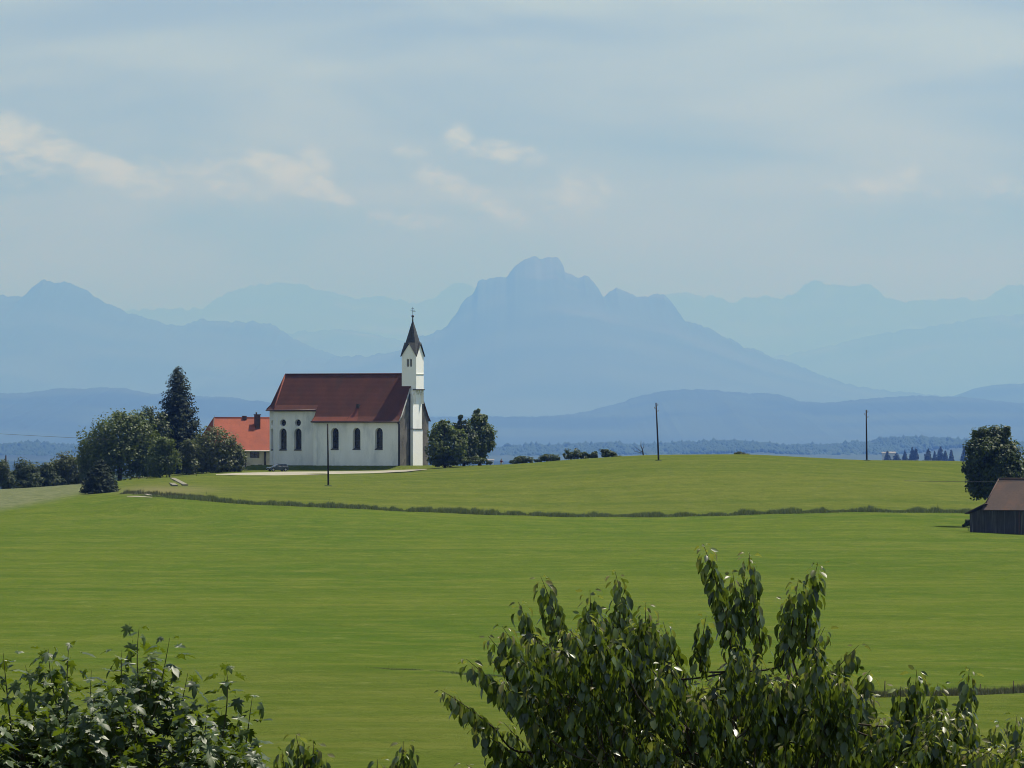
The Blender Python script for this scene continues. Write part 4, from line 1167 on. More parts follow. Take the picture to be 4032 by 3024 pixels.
TREE_SEED = [100]
def tree_px(name, label, cat, px, d, ells_px, n, leaf, mat, group=None, trunk=0.22, depth=0.9, base=None, parts=True):
    """tree whose crown lobes are given as (column, row, half width, half height) where they are seen, at distance d"""
    TREE_SEED[0] += 1
    rng = np.random.default_rng(TREE_SEED[0])
    b0 = gpt(px, d) if base is None else base
    o = thing(name, label, cat, b0, rng.uniform(-0.02, 0.02), group)
    s = d / FPX
    ells = []
    for i, (x, y, rx, ry) in enumerate(ells_px):
        c = P(x, y, d) - b0
        c.y += rng.uniform(-0.35, 0.35) * rx * s
        ells.append((c.x, c.y, c.z, rx * s, rx * s * depth, ry * s))
    C, Nn = crown_points(ells, int(n * 2.1), rng)
    keep = C[:, 2] > 0.05
    C, Nn = C[keep], Nn[keep]
    sz = leaf * rng.uniform(0.65, 1.55, len(C))
    V, F = leaf_quads(C, Nn, sz, rng)
    tn = np.repeat(np.clip(rng.beta(2, 2, len(C)) * 0.95, 0, 0.98), 4)
    obj('crown', V, F, LM[mat], o, False, tn)
    ac = Acc()
    top = max(ells, key=lambda e: e[2] + e[5] * 0.3)
    zt = max(0.6, top[2])
    ac.tube([(0, 0, -0.4), (top[0] * 0.2, top[1] * 0.2, zt * 0.35), (top[0] * 0.7, top[1] * 0.7, zt * 0.75), (top[0], top[1], zt)], [trunk * 1.25, trunk, trunk * 0.6, trunk * 0.25], 8)
    for e in ells:
        ac.tube([(top[0] * 0.3, top[1] * 0.3, zt * 0.4), (e[0] * 0.7, e[1] * 0.7, max(0.4, e[2] * 0.85)), (e[0], e[1], max(0.5, e[2] + e[5] * 0.4))], [trunk * 0.55, trunk * 0.35, trunk * 0.12], 6)
    ac.build('trunk', M['bark'], o, True)
    return o

def conifer(name, label, cat, px, d, top_py, half_px, mat='fir', group=None, levels=30, per=11, leaf=0.55, bottom=0.04, power=0.8, base=None, jag=0.3):
    TREE_SEED[0] += 1
    rng = np.random.default_rng(TREE_SEED[0])
    b0 = gpt(px, d) if base is None else base
    o = thing(name, label, cat, b0, 0, group)
    H = P(px, top_py, d).z - b0.z
    R = half_px * d / FPX
    C, Nn, S = [], [], []
    for k in range(levels):
        f = (k + rng.uniform(-.3, .3)) / levels
        f = min(max(f, 0.0), 0.985)
        z = H * (bottom + (1 - bottom) * f)
        r = R * (1 - f) ** power
        for j in range(max(4, int(per * (0.5 + 0.6 * (1 - f))))):
            a = rng.uniform(0, 2 * math.pi); rl = r * rng.uniform(1 - jag, 1 + jag * 0.45) + 0.05
            m = max(3, int(rl / (leaf * 0.45)))
            for q in range(m):
                t_ = (q + 0.5) / m
                zz = z - rl * 0.30 * t_ + rl * 0.10 * t_ ** 3 * 2 + rng.normal() * 0.25 * leaf
                for w_ in range(2):
                    off = rng.normal() * 0.12 * rl * (1 - t_ * 0.5)
                    C.append((math.cos(a) * rl * t_ - math.sin(a) * off, math.sin(a) * rl * t_ + math.cos(a) * off, zz - rng.uniform(0, 0.12) * leaf))
                    Nn.append((math.cos(a) * 0.6 + rng.normal() * 0.4, math.sin(a) * 0.6 + rng.normal() * 0.4, 0.6))
                    S.append(leaf * rng.uniform(0.7, 1.4) * (0.5 + 0.5 * (1 - f)))
    C, Nn, S = np.array(C), np.array(Nn), np.array(S)
    keep = C[:, 2] > 0.02
    C, Nn, S = C[keep], Nn[keep], S[keep]
    V, F = leaf_quads(C, Nn, S, rng, 0.5)
    obj('crown', V, F, LM[mat], o, False, np.repeat(rng.beta(2, 2, len(C)) * 0.95, 4))
    tube('trunk', [(0, 0, -0.4), (0, 0, H * 0.6), (0, 0, H * 0.97)], [R * 0.09 + 0.08, R * 0.05 + 0.05, 0.03], M['bark'], o, 8)
    return o

# left group beside the house
tree_px('broadleaf_tree', 'big round broadleaf tree left of the tall fir, sunlit on top', 'tree', 470, 1322, [(470, 1722, 120, 98), (390, 1770, 90, 95), (545, 1745, 85, 95), (470, 1800, 130, 90), (570, 1820, 70, 80), (350, 1835, 50, 65), (500, 1668, 70, 50)], 9000, 0.50, 'broad', 'trees west of the house', 0.35)
conifer('fir_tree', 'tall dark conical fir left of the red-roofed house', 'tree', 700, 1350, 1446, 112, 'fir', None, 64, 30, 0.85, 0.03, 0.45, None, 0.42)
tree_px('broadleaf_tree', 'dark broadleaf tree wedged between the round tree and the fir', 'tree', 590, 1345, [(590, 1665, 55, 62), (620, 1720, 60, 80), (575, 1740, 60, 80), (600, 1830, 70, 60)], 3600, 0.5, 'dark', 'trees west of the house', 0.25)
tree_px('broadleaf_tree', 'small upright tree with pale bent trunk in front of the fir', 'tree', 668, 1300, [(640, 1772, 48, 48), (668, 1810, 40, 55), (620, 1830, 45, 55), (655, 1745, 30, 25)], 2600, 0.45, 'broad', 'trees west of the house', 0.14)
conifer('clipped_conifer', 'low broad cone-shaped bush standing alone before the round tree', 'bush', 395, 1262, 1795, 74, 'fir', None, 34, 26, 0.55, 0.0, 0.5, hit(395, 1942, 1000, 1400), 0.16)
tree_px('shrub', 'broad shrub hiding the lower left corner of the house', 'bush', 860, 1338, [(850, 1745, 85, 62), (800, 1790, 80, 65), (900, 1800, 62, 66), (770, 1830, 50, 48), (940, 1835, 28, 30), (830, 1828, 100, 38)], 6000, 0.45, 'olive', 'shrubs below the house', 0.18)
tree_px('shrub', 'pale green bush tucked between the fir and the broad shrub', 'bush', 745, 1330, [(748, 1760, 36, 30), (725, 1800, 40, 45), (745, 1830, 45, 40)], 1800, 0.42, 'olive', 'shrubs below the house', 0.1)
tree_px('shrub', 'low grey-green bush at the foot of the house wall', 'bush', 935, 1350, [(925, 1846, 34, 16), (955, 1852, 22, 10)], 700, 0.3, 'olive', 'shrubs below the house', 0.06)
tree_px('shrub', 'brownish low bush below the trees beside the pale path', 'bush', 575, 1290, [(590, 1915, 40, 14), (530, 1925, 34, 14), (480, 1938, 40, 12)], 900, 0.3, 'olive', 'shrubs below the house', 0.06)
tree_px('shrub', 'small light bush by the pale timbers', 'bush', 775, 1300, [(735, 1890, 26, 12), (770, 1888, 24, 10)], 420, 0.28, 'olive', 'shrubs below the house', 0.05)
# bushes along the left skyline
for k, (px, lobes, lab, mt) in enumerate((
    (10, [(0, 1850, 38, 38), (-40, 1870, 50, 50), (20, 1895, 40, 35)], 'bush at the far left edge behind the pole', 'bush'),
    (100, [(100, 1845, 48, 36), (75, 1880, 45, 42), (125, 1885, 45, 40), (95, 1910, 60, 26)], 'rounded bush right of the far left pole', 'bush'),
    (195, [(190, 1865, 38, 40), (205, 1900, 48, 30), (170, 1900, 30, 28)], 'low bush between the two taller ones on the left skyline', 'bush'),
    (260, [(255, 1825, 58, 40), (300, 1840, 55, 52), (230, 1860, 45, 45), (290, 1885, 60, 40)], 'tall brownish bush touching the big round tree', 'olive'))):
    tree_px('bush', lab, 'bush', px, 1378 + 3 * k, lobes, 2600, 0.42, mt, 'bushes along the left skyline', 0.15)
# right of the church
tree_px('broadleaf_tree', 'leftmost and lowest of three trees right of the church tower', 'tree', 1752, 1330, [(1752, 1700, 58, 42), (1748, 1672, 26, 16), (1715, 1740, 36, 40), (1728, 1762, 48, 46), (1782, 1755, 55, 52), (1740, 1797, 62, 28), (1795, 1798, 46, 26), (1805, 1735, 34, 40)], 4200, 0.48, 'broad', 'three trees beside the tower', 0.25)
tree_px('broadleaf_tree', 'middle of three trees right of the church tower', 'tree', 1826, 1342, [(1820, 1682, 34, 36), (1816, 1652, 20, 18), (1836, 1735, 54, 52), (1826, 1785, 52, 40), (1840, 1805, 46, 18)], 3000, 0.48, 'dark', 'three trees beside the tower', 0.22)
tree_px('broadleaf_tree', 'rightmost and tallest of three trees right of the church tower', 'tree', 1888, 1346, [(1882, 1664, 36, 34), (1878, 1630, 17, 20), (1900, 1648, 22, 20), (1892, 1710, 52, 46), (1922, 1722, 26, 34), (1912, 1750, 32, 32), (1880, 1765, 44, 42), (1872, 1800, 30, 16)], 4000, 0.48, 'broad', 'three trees beside the tower', 0.25)
tree_px('shrub', 'low dark bush under the trees right of the tower', 'bush', 1900, 1338, [(1870, 1812, 44, 14), (1915, 1818, 24, 10)], 700, 0.32, 'bush', None, 0.06)
tree_px('shrub', 'dark undergrowth below the leftmost tree beside the tower foot', 'bush', 1752, 1329, [(1722, 1818, 36, 18), (1765, 1822, 40, 16), (1805, 1818, 36, 16)], 1300, 0.34, 'bush', None, 0.06)
# tops of bushes on the crest
for px, lobes, lab in (
    (2058, [(2058, 1807, 44, 15), (2030, 1812, 26, 12), (2085, 1814, 24, 10)], 'leftmost low bush on the crest right of the walker'),
    (2160, [(2165, 1800, 34, 15), (2130, 1808, 24, 10), (2190, 1806, 16, 10)], 'second low bush on the crest with a rounded top'),
    (2262, [(2255, 1783, 28, 22), (2235, 1795, 26, 16), (2290, 1794, 32, 16), (2310, 1798, 22, 14)], 'widest spiky bush in the middle of the crest row'),
    (2338, [(2338, 1793, 16, 16), (2325, 1800, 16, 10)], 'small two-pronged bush between larger ones on the crest'),
    (2402, [(2385, 1782, 20, 20), (2405, 1790, 30, 16), (2432, 1797, 22, 8)], 'wedge-shaped bush sloping down right on the crest'),
    (2915, [(2912, 1786, 22, 10), (2940, 1790, 26, 6)], 'tiny dark bush peeping over the crest between the poles')):
    dd = 1385.0 if px < 2200 else 1372.0
    tree_px('bush', lab, 'bush', px, dd, [(a, b_ + 3, c * 1.0, d_) for a, b_, c, d_ in lobes], 900, 0.34, 'bush', 'bushes on the crest', 0.08)
# bare little dead tree by the tall pole
b0 = gpt(2534, 1380)
dt = thing('dead_tree', 'bare forked dead sapling on the crest left of the leaning pole', 'tree', b0)
s_ = 1380 / FPX
zt = P(2530, 1735, 1380).z - b0.z
tube('trunk', [(0, 0, -0.3), (-0.2, 0, zt * 0.4), (-0.55, 0, zt * 0.65), (-0.5, 0, zt)], [0.14, 0.11, 0.07, 0.03], M['bark'], dt, 6)
tube('branch', [(-0.2, 0, zt * 0.4), (0.05, 0, zt * 0.6), (0.1, 0, zt * 0.8)], [0.06, 0.05, 0.02], M['bark'], dt, 5)
tube('branch', [(-0.1, 0, zt * 0.2), (-1.2, 0, zt * 0.45), (-1.9, 0, zt * 0.62)], [0.07, 0.05, 0.02], M['bark'], dt, 5)
tube('branch', [(0, 0, zt * 0.15), (-1.8, 0.3, zt * 0.3), (-2.2, 0.3, zt * 0.5)], [0.06, 0.04, 0.02], M['bark'], dt, 5)
# big tree by the barn
tree_px('broadleaf_tree', 'big dense round tree rising behind the barn at right', 'tree', 3905, 962, [(3905, 1735, 74, 56), (3868, 1712, 36, 30), (3942, 1708, 38, 30), (3838, 1775, 34, 40), (3880, 1790, 82, 68), (3940, 1800, 82, 75), (3850, 1850, 62, 62), (3900, 1870, 100, 75), (3965, 1860, 60, 70), (3860, 1915, 55, 48), (3925, 1920, 70, 45), (3990, 1845, 40, 40)], 12000, 0.42, 'dark', None, 0.45)
tree_px('shrub', 'dark weeds at the left corner of the barn', 'bush', 3812, 938, [(3812, 2058, 16, 14), (3800, 2068, 14, 8)], 420, 0.22, 'bush', None, 0.04)
tree_px('shrub', 'bush at the right frame edge behind the barn roof', 'bush', 4030, 985, [(4022, 1850, 34, 40), (4060, 1870, 50, 50)], 1600, 0.4, 'olive', None, 0.12)
# far firs beyond the crest at right
for px, ty, hw, lab in ((3494, 1779, 20, 'low wide'), (3530, 1788, 24, 'low dense'), (3563, 1777, 12, 'dark'), (3592, 1763, 15, 'tall left'), (3606, 1765, 13, 'tall right'), (3655, 1770, 20, 'broad pointed'), (3680, 1780, 10, 'slim short'),
                         (3702, 1760, 18, 'tallest pointed'), (3722, 1778, 13, 'shorter'), (3746, 1773, 12, 'slim lonely'), (3796, 1764, 14, 'single')):
    where = {3494: 'leftmost of the far firs below the pale buildings', 3530: 'second of the far firs from the left', 3563: 'third of the far firs from the left', 3592: 'left one of a close pair of far firs', 3606: 'right one of a close pair of far firs',
             3655: 'far fir right of the close pair', 3680: 'far fir left of the tallest one', 3702: 'in the far row beyond the field', 3722: 'far fir right of the tallest one', 3746: 'second last of the far firs', 3796: 'far fir beside the big round tree'}[px]
    hw *= 1.8
    conifer('fir_tree', lab + ' ' + where if not where.startswith(('left', 'right', 'second', 'third')) else where + ', ' + lab, 'tree', px, 9000 + (px % 7) * 60, ty, hw, 'fir', 'far firs beyond the field', 22, 14, 5.0, 0.0, 0.7, None, 0.3)

# ------------------------------------------------------------------ tall grass margins
def grass_strip(name, label, curve, n, hmin, hmax, width, back, mat, dlo=120, dhi=1400, seed=3, spikes=0):
    rng = np.random.default_rng(seed)
    xs = np.linspace(curve[0][0], curve[-1][0], 160)
    ys = pchip([c[0] for c in curve], [c[1] for c in curve], xs)
    H = np.array([hit(x, y, dlo, dhi) for x, y in zip(xs, ys)])
    t_ = rng.uniform(0, 159, n); i = np.clip(t_.astype(int), 0, 158); f = (t_ - i)[:, None]
    p = H[i] * (1 - f) + H[i + 1] * f
    p[:, 1] += rng.uniform(0, back, n) + rng.normal(size=n) * 0.15 * back
    p[:, 0] += rng.normal(size=n) * 0.2
    p[:, 2] = gz(p[:, 0], p[:, 1]) - 0.03
    lump = np.clip(0.85 + 0.42 * fbm1(t_ * 0.6, seed, 5, 1.0, 0.7), 0.25, 1.6)
    taper = np.clip(np.minimum(t_ / 8, (159 - t_) / 8), 0.15, 1)
    h = rng.uniform(hmin, hmax, n) * lump * taper
    if spikes:
        h[rng.integers(0, n, spikes)] *= 1.7
    a = rng.uniform(0, math.pi, n); w_ = width * rng.uniform(0.6, 1.4, n)
    dx = np.stack([np.cos(a) * w_, np.sin(a) * w_, np.zeros(n)], 1)
    lean = np.stack([rng.normal(size=n) * 0.25 * h, rng.normal(size=n) * 0.25 * h, h], 1)
    V = np.stack([p - dx, p + dx, p + lean * 0.6 + dx * 0.6, p + lean], 1)
    F = np.array([[0, 1, 2, 3]]) + (np.arange(n) * 4)[:, None]
    o = obj(name, V.reshape(-1, 3), F, mat, None, False, np.repeat(rng.random(n) * 0.97, 4))
    return tag(o, label, 'grass', kind='stuff')
GM = leafmat('tall_margin_grass', (0.06, 0.085, 0.034), (0.13, 0.155, 0.075), (0.13, 0.165, 0.05), 0.35, 0.7, 0.15)
GM2 = leafmat('bleached_margin_grass', (0.06, 0.068, 0.034), (0.13, 0.13, 0.075), (0.10, 0.11, 0.05), 0.25, 0.7, 0.15)
hc = [(545, 1949), (620, 1957), (700, 1964), (850, 1976), (1000, 1987), (1300, 1999), (1600, 2014), (2000, 2029), (2300, 2036), (2600, 2036), (3000, 2026), (3400, 2017), (3820, 2022), (4100, 2030)]
grass_strip('tall_grass', 'dark tall grass margin crossing the hillside field', hc, 34000, 0.25, 0.85, 0.06, 4.0, GM, 900, 1400, 3, 40)
grass_strip('tall_grass', 'bleached tall grass by the path below the trees', [(470, 1946), (560, 1946), (640, 1952), (760, 1962), (860, 1972)], 3000, 0.3, 0.7, 0.06, 6.0, GM2, 900, 1400, 5)
grass_strip('tall_grass', 'grey-green tall grass margin in the lower right corner', [(3330, 2752), (3450, 2742), (3700, 2738), (3830, 2737), (4032, 2727), (4300, 2715)], 9000, 0.16, 0.36, 0.018, 1.4, GM2, 150, 700, 8, 12)
grass_strip('tall_grass', 'thin dark grass edge below the middle of the field', [(1380, 2628), (1500, 2634), (1700, 2643), (1860, 2656), (2000, 2664), (2200, 2676)], 4500, 0.04, 0.11, 0.016, 0.7, GM, 150, 900, 9)
# two fence posts in the lower margin
for px, lab in ((3483, 'weathered fence post in the margin left of the cherry tips'), (3989, 'thin fence post in the margin at the right edge'), (3853, 'slanting fence stake in the lower right margin')):
    p = hit(px, 2733, 150, 700)
    o = thing('fence_post', lab, 'post', p, 0, 'fence posts in the lower margin')
    tube('stake', [(0, 0, -0.2), (0.02 if px != 3853 else 0.09, 0, 0.56 if px != 3853 else 0.42)], [0.028, 0.024], M['bark'], o, 6)
    tube('stake_cap', [(0.02 if px != 3853 else 0.09, 0, 0.56 if px != 3853 else 0.42), (0.02 if px != 3853 else 0.09, 0, 0.6 if px != 3853 else 0.45)], [0.022, 0.006], M['bark'], o, 6)

# ------------------------------------------------------------------ near trees in the foreground
CH_LEAF = leafmat('cherry_leaf', (0.012, 0.028, 0.007), (0.072, 0.106, 0.022), (0.17, 0.24, 0.02), 0.26, 0.34, 0.55, (0.12, 0.15, 0.028))  # light tones and the brightest few leaves have sheen painted into the colour
YOUNG = leafmat('young_cherry_leaf', (0.07, 0.085, 0.022), (0.12, 0.10, 0.03), (0.22, 0.26, 0.04), 0.4, 0.4, 0.45)
MP_LEAF = leafmat('maple_leaf', (0.012, 0.028, 0.008), (0.042, 0.070, 0.016), (0.19, 0.27, 0.015), 0.24, 0.46, 0.38, (0.06, 0.085, 0.02))

def cherry_mesh(bend, fold, wmul):
    ys = [0.0, 0.16, 0.42, 0.70, 0.9, 1.0]; ws = [0.0, 0.15, 0.23, 0.19, 0.075, 0.0]
    V, F = [], []
    def zc(y): return -bend * y * y
    for y, w_ in zip(ys, ws):
        V += [(-w_ * wmul, y, zc(y) + w_ * fold), (0, y, zc(y)), (w_ * wmul, y, zc(y) + w_ * fold)]
    for i in range(5):
        a = 3 * i; b_ = a + 3
        F += [(a, a + 1, b_ + 1, b_), (a + 1, a + 2, b_ + 2, b_ + 1)]
    o = len(V)
    V += [(-0.012, -0.22, 0.05), (0.012, -0.22, 0.05), (0.012, 0.03, 0), (-0.012, 0.03, 0)]
    F.append((o, o + 1, o + 2, o + 3))
    return np.array(V), F
def maple_mesh(bend, cup):
    pts = [(0, 0.0), (0.12, -0.10), (0.36, -0.12), (0.24, 0.05), (0.42, 0.08), (0.58, 0.26), (0.30, 0.29), (0.44, 0.62), (0.18, 0.46), (0.17, 0.72), (0.0, 1.0)]
    full = pts + [(-x, y) for x, y in pts[-2:0:-1]]
    V = [(x, y, -bend * (y * y) - cup * abs(x) * 0.9 + 0.06 * math.sin(9 * x + 5 * y)) for x, y in full] + [(0, 0.30, -bend * 0.09 + 0.03)]
    n = len(full); F = [(i, (i + 1) % n, n) for i in range(n)]
    o = len(V)
    V += [(-0.012, -0.35, 0.06), (0.012, -0.35, 0.06), (0.012, 0.02, 0), (-0.012, 0.02, 0)]
    F.append((o, o + 1, o + 2, o + 3))
    return np.array(V), F

class Foliage:
    """leaves of one near tree: the ones that show most become leaf objects, the rest one mass"""
    def __init__(self, shapes): self.shapes, self.items = shapes, []
    def leaf(self, pos, d, nrm, size, mat=0):
        d = Vector(d).normalized(); nrm = Vector(nrm)
        x = d.cross(nrm)
        if x.length < 1e-3: x = d.cross(Vector((1, 0.3, 0.2)))
        x.normalize(); z = x.cross(d).normalized()
        self.items.append((Vector(pos), x, d, z, size, mat))
    def build(self, root, mats, rng, cell=46, limit=300):
        org = root.location
        cells = {}
        for i, it in enumerate(self.items):
            w_ = it[0] + org + it[2] * it[4] * 0.5
            px, py = CX + w_.x / w_.y * FPX, HOR - w_.z / w_.y * FPX
            if 0 < px < 4032 and 0 < py < 3024:
                face = abs((w_.normalized()).dot(it[3]))
                sc = w_.y - 0.35 * face - it[4] * 2
                k = (int(px // cell), int(py // cell))
                if k not in cells or sc < cells[k][0]: cells[k] = (sc, i)
        pick = [v[1] for v in cells.values()]
        rng.shuffle(pick)
        pick = set(pick[:limit])
        ms = {}
        for mi, mt in enumerate(mats):
            for si, (V, F) in enumerate(self.shapes):
                me = bpy.data.meshes.new('leaf'); me.from_pydata([tuple(v) for v in V], [], F); me.update()
                me.polygons.foreach_set('use_smooth', [True] * len(me.polygons))
                me.materials.append(mt); ms[mi, si] = me
        bulk = {}
        for i, (p, x, d, z, s, mi) in enumerate(self.items):
            si = i % len(self.shapes)
            if i in pick:
                o = bpy.data.objects.new('leaf', ms[mi, si])
                COL.objects.link(o); o.parent = root
                o.matrix_local = Matrix(((x.x * s, d.x * s, z.x * s, p.x), (x.y * s, d.y * s, z.y * s, p.y), (x.z * s, d.z * s, z.z * s, p.z), (0, 0, 0, 1)))
            else:
                R_ = np.array([x, d, z]) * s
                b_ = bulk.setdefault(mi, ([], [], [], [0]))
                V = self.shapes[si][0] @ R_ + np.array(p)
                off = b_[3][0]
                b_[0].append(V); b_[1].extend([tuple(q + off for q in f) for f in self.shapes[si][1]]); b_[2].append(np.full(len(V), rng.random() * 0.97)); b_[3][0] += len(V)
        for mi, b_ in bulk.items():
            o = obj('foliage', np.concatenate(b_[0]).tolist(), b_[1], mats[mi], root, True, np.concatenate(b_[2]))
            o['kind'] = 'stuff'

def bez(a, b_, c, n):
    return [(a * (1 - t) ** 2 + b_ * 2 * t * (1 - t) + c * t * t) for t in (i / (n - 1) for i in range(n))]

def near_tree(name, label, px, d, fork_py, limbs, shoots, style, seed, dens=1.0, trunk_r=0.11):
    """shoots: list of (tip column, tip row, base column, base row, depth offset); limbs: (column, row, depth offset)"""
    rng = np.random.default_rng(seed)
    rnd = random.Random(seed)
    b0 = gpt(px, d)
    root = thing(name, label, 'tree', b0)
    fork = P(px, fork_py, d) - b0
    fork.x *= 0.3
    tube('trunk', [(0, 0, -0.4), (fork.x * 0.4 + 0.03, 0.02, fork.z * 0.5), fork], [trunk_r * 1.3, trunk_r, trunk_r * 0.85], M['bark'], root, 12)
    limb_pts = []
    for lx, ly, ld in limbs:
        e = P(lx, ly, d + ld) - b0
        m = fork.lerp(e, 0.5) + Vector((e.x - fork.x, 0, 0)) * 0.10 - Vector((0, 0, 0.12))
        pts = bez(fork, m, e, 9)
        tube('limb', pts, [trunk_r * 0.36 * (1 - i / 9.5) + 0.006 for i in range(9)], M['bark'], root, 7)
        limb_pts += pts[2:]
    fo = Foliage([cherry_mesh(0.18, 0.4, 1.1), cherry_mesh(0.45, 0.7, 1.05), cherry_mesh(0.05, 0.25, 1.2), cherry_mesh(0.7, 1.0, 0.95)] if style == 'cherry' else
                 [maple_mesh(0.18, 0.12), maple_mesh(0.40, 0.3), maple_mesh(0.05, -0.1), maple_mesh(0.6, 0.45)])
    ac = Acc()
    for tx, ty, bx, by, dd in shoots:
        tip = P(tx, ty, d + dd) - b0; bs = P(bx, by, d + dd * 0.8) - b0
        q = min(limb_pts, key=lambda p: (p - bs).length)
        L = (tip - bs).length
        mid = bs.lerp(tip, 0.5) + Vector((rnd.gauss(0, .06), rnd.gauss(0, .06), 0.03)) * L
        pts = bez(bs, mid, tip, 8)
        r0 = 0.0045 + 0.006 * L
        ac.tube(bez(q, Vector((bs.x * 0.6 + q.x * 0.4, bs.y * 0.6 + q.y * 0.4, min(q.z, bs.z) - 0.02)), bs, 6), [r0 * 1.15, r0 * 1.1, r0 * 1.08, r0 * 1.05, r0, r0], 5)
        ac.tube(pts, [r0 * (1 - 0.8 * i / 7) for i in range(8)], 5)
        if style == 'cherry':
            nl = int(L / 0.0078 * dens)
            ph = rnd.uniform(0, 6.28)
            for k in range(nl):
                t = (k + 0.5) / nl; f = t * 7; i = min(6, int(f))
                p = pts[i].lerp(pts[i + 1], f - i)
                ph += 2.4 + rnd.gauss(0, .25)
                outw = Vector((math.cos(ph), math.sin(ph), 0))
                tipf = max(0, (t - 0.82) / 0.18)
                drop = rnd.uniform(0.9, 1.6) * (1 - 0.75 * tipf)
                dr = outw * rnd.uniform(0.3, 0.8) + Vector((rnd.gauss(0, .13), rnd.gauss(0, .13), -drop + 0.5 * tipf))
                size = rnd.uniform(0.065, 0.12) * (1 - 0.52 * tipf)
                if t < 0.15: size *= 0.8
                start = p + outw * rnd.uniform(0.015, 0.05)
                nr = outw * 0.9 + Vector((rnd.gauss(0, .4), rnd.gauss(0, .4), 0.5))
                fo.leaf(start + dr.normalized() * size * 0.22, dr, nr, size, 1 if (tipf > 0.3 and rnd.random() < 0.75) or rnd.random() < 0.035 else 0)
        else:
            nl = max(3, int(L / (0.060 if L > 0.45 else 0.036) * dens))
            ph = rnd.uniform(0, 3.14)
            for k in range(nl):
                t = (k + 0.8) / nl; t = min(t, 1.0); f = t * 7; i = min(6, int(f))
                p = pts[i].lerp(pts[i + 1], f - i)
                ph += math.pi / 2 + rnd.gauss(0, .2)
                for s in (0, math.pi):
                    a = ph + s + rnd.gauss(0, .2)
                    outw = Vector((math.cos(a), math.sin(a), 0))
                    pet = rnd.uniform(0.05, 0.11)
                    size = rnd.uniform(0.085, 0.15) * (1 - 0.45 * max(0, (t - .8) / .2))
                    dr = outw * rnd.uniform(0.6, 1.0) + Vector((0, 0, rnd.uniform(-0.35, 0.2) if rnd.random() < 0.6 else rnd.uniform(-1.4, -0.4)))
                    nr = Vector((rnd.gauss(0, .25), rnd.gauss(0, .25), 1.0)) + outw * 0.3
                    fo.leaf(p + outw * pet + Vector((0, 0, 0.02)), dr, nr, size, 0)
    ac.build('twigs', M['twig_green'] if style == 'maple' else M['bark'], root, True)
    fo.build(root, [CH_LEAF, YOUNG] if style == 'cherry' else [MP_LEAF], rng)
    return root

rr = random.Random(12)
cs = [(2770, 2144, 2880, 2560), (2885, 2255, 2900, 2600), (2950, 2178, 3000, 2560), (3221, 2213, 3170, 2560), (3144, 2281, 3110, 2560), (3098, 2359, 3080, 2620), (2781, 2424, 2755, 2640), (3247, 2469, 3140, 2680), (3383, 2540, 3230, 2740), (3429, 2637, 3300, 2820),
      (2129, 2270, 2240, 2600), (2041, 2370, 2170, 2660), (1976, 2464, 2130, 2740), (1923, 2505, 2090, 2760), (2323, 2323, 2340, 2660), (2423, 2253, 2480, 2620), (2540, 2370, 2540, 2680), (2611, 2447, 2710, 2720), (1835, 2594, 2060, 2800), (1735, 2717, 1960, 2880),
      (1864, 2864, 2080, 3020), (1929, 2970, 2090, 3090), (1835, 3010, 2050, 3130), (3610, 2637, 3600, 2860), (3545, 2702, 3510, 2910), (3694, 2689, 3650, 2920), (3817, 2631, 3770, 2960), (3830, 2838, 3780, 3060), (3934, 2838, 3880, 3060), (4005, 2812, 3950, 3070)]
shoots = [(a, b_, c, d_, rr.uniform(-0.6, 0.6)) for a, b_, c, d_ in cs]
ol_x = [1700, 1850, 1930, 2000, 2130, 2230, 2320, 2430, 2550, 2620, 2690, 2745, 2780, 2830, 2890, 2960, 3060, 3130, 3220, 3260, 3380, 3450, 3520, 3610, 3700, 3800, 3880, 4032, 4200]
ol_y = [2860, 2750, 2660, 2570, 2460, 2500, 2420, 2410, 2470, 2570, 2700, 2720, 2600, 2690, 2560, 2540, 2610, 2640, 2560, 2650, 2700, 2800, 2860, 2790, 2810, 2790, 2930, 2950, 2950]
for k in range(340):
    x = rr.uniform(1960, 4150)
    top = float(np.interp(x, ol_x, ol_y))
    y = top - 25 + (3230 - top) * rr.random() ** 1.45
    lean = (x - 2900) * 0.38 + rr.gauss(0, 90)
    ln = rr.uniform(150, 330)
    shoots.append((x, y, x - lean * 0.6 + rr.uniform(-50, 50), y + ln, rr.uniform(-1.3, 1.3)))
for k in range(70):
    x = rr.uniform(3350, 4120)
    top = float(np.interp(x, ol_x, ol_y))
    y = top + (3150 - top) * rr.random()
    shoots.append((x, y, x - (x - 2900) * 0.12 + rr.uniform(-50, 50), y + rr.uniform(150, 280), rr.uniform(-1.0, 1.0)))
limbs = [(2230, 2760, -0.3), (2480, 2740, 0.4), (2890, 2640, 0.0), (3110, 2640, 0.5), (3300, 2840, -0.4), (3640, 2930, 0.3), (2080, 2960, 0.5), (3900, 3060, -0.2), (2700, 2860, -0.8), (3150, 2900, 0.9), (2400, 3000, -0.9), (3500, 3050, -0.9), (2950, 3050, -1.1)]
near_tree('cherry_tree', 'large dark green cherry tree with drooping leaves filling the lower right foreground', 2900, 50.0, 3500, limbs, shoots, 'cherry', 21, 1.0, 0.12)

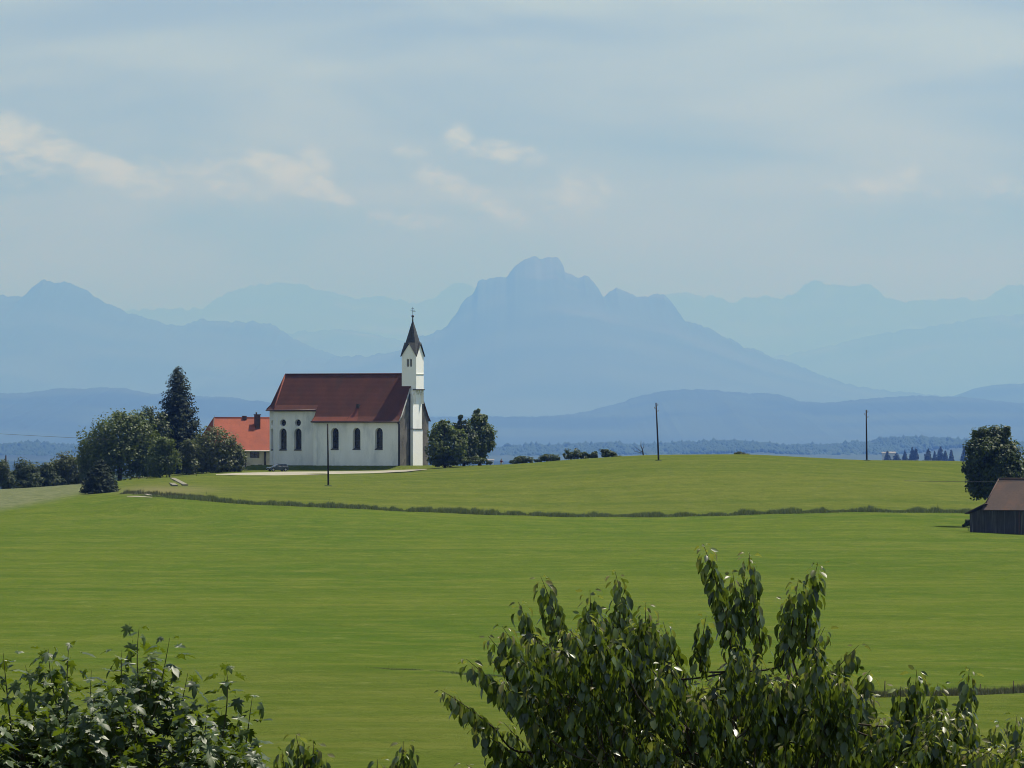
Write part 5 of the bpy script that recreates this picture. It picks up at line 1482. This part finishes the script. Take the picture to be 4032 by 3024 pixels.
ms = [(548, 2470, 560, 2800), (668, 2512, 610, 2800), (272, 2535, 265, 2800), (13, 2572, 40, 2830), (190, 2555, 230, 2800), (892, 2625, 870, 2930), (994, 2740, 960, 2990), (480, 2560, 500, 2850), (740, 2650, 690, 2880), (100, 2620, 130, 2880), (360, 2640, 370, 2900),
      (600, 2560, 590, 2850), (820, 2760, 790, 3010), (930, 2850, 900, 3080), (440, 2700, 440, 2950)]
shoots = [(a, b_, c, d_, rr.uniform(-0.6, 0.4)) for a, b_, c, d_ in ms]
mx_ = [-200, 0, 100, 270, 330, 420, 520, 620, 700, 760, 830, 900, 980, 1030]
my_ = [2790, 2780, 2770, 2760, 2770, 2700, 2600, 2600, 2690, 2830, 2870, 2820, 2880, 2990]
for k in range(250):
    x = rr.uniform(-150, 1000)
    top = float(np.interp(x, mx_, my_))
    y = top + 10 + (3200 - top) * rr.random() ** 0.8
    shoots.append((x, y, x + rr.uniform(-80, 80), y + rr.uniform(140, 260), rr.uniform(-1.2, 1.0)))
limbs = [(250, 2880, 0.2), (560, 2840, -0.2), (720, 2960, 0.3), (60, 2930, -0.3), (900, 3040, 0.1), (400, 3000, -0.7), (650, 3060, -0.8), (-100, 3050, 0.4), (150, 3080, -0.8)]
near_tree('maple_tree', 'bushy maple with broad lobed leaves in the lower left corner', 420, 48.0, 3400, limbs, shoots, 'maple', 33, 1.0, 0.10)

near_tree('young_cherry', 'drooping sapling tip with reddish stem right of the maple at the bottom edge', 1210, 49.0, 3300, [(1215, 3020, 0.0), (1120, 3040, 0.1)],
          [(1165, 2888, 1215, 3060, 0), (1235, 2915, 1230, 3090, 0.1), (1110, 2950, 1130, 3110, -0.1), (1265, 2960, 1250, 3120, 0)], 'cherry', 44, 0.9, 0.03)
near_tree('young_cherry', 'dark drooping sapling tip alone at the bottom edge left of the cherry', 1590, 49.5, 3300, [(1590, 3040, 0.0), (1500, 3060, 0.1)],
          [(1588, 2918, 1590, 3100, 0), (1615, 2955, 1600, 3110, 0.1), (1560, 2975, 1575, 3120, -0.1), (1487, 2990, 1500, 3130, 0)], 'cherry', 45, 1.0, 0.03)

# ------------------------------------------------------------------ the hazy air over the whole country
bm = bmesh.new()
box(bm, -275000, 275000, -25000, 460000, -127.0, 5700)
hm = bpy.data.materials.new('summer_haze'); hm.use_nodes = True
t = NT(hm.node_tree)
pv = t.n('ShaderNodeVolumePrincipled')
pv.inputs['Density'].default_value = 3.33e-5
pv.inputs['Color'].default_value = (0.114, 0.272, 0.915, 1)
pv.inputs['Absorption Color'].default_value = (0.74, 0.69, 0.0, 1)
pv.inputs['Anisotropy'].default_value = 0.35
o_ = t.n('ShaderNodeOutputMaterial'); t.t.links.new(pv.outputs[0], o_.inputs['Volume'])
hz = bobj('haze', bm, hm)
tag(hz, 'thin blue summer haze lying over the hills and mountains', 'haze', kind='stuff')
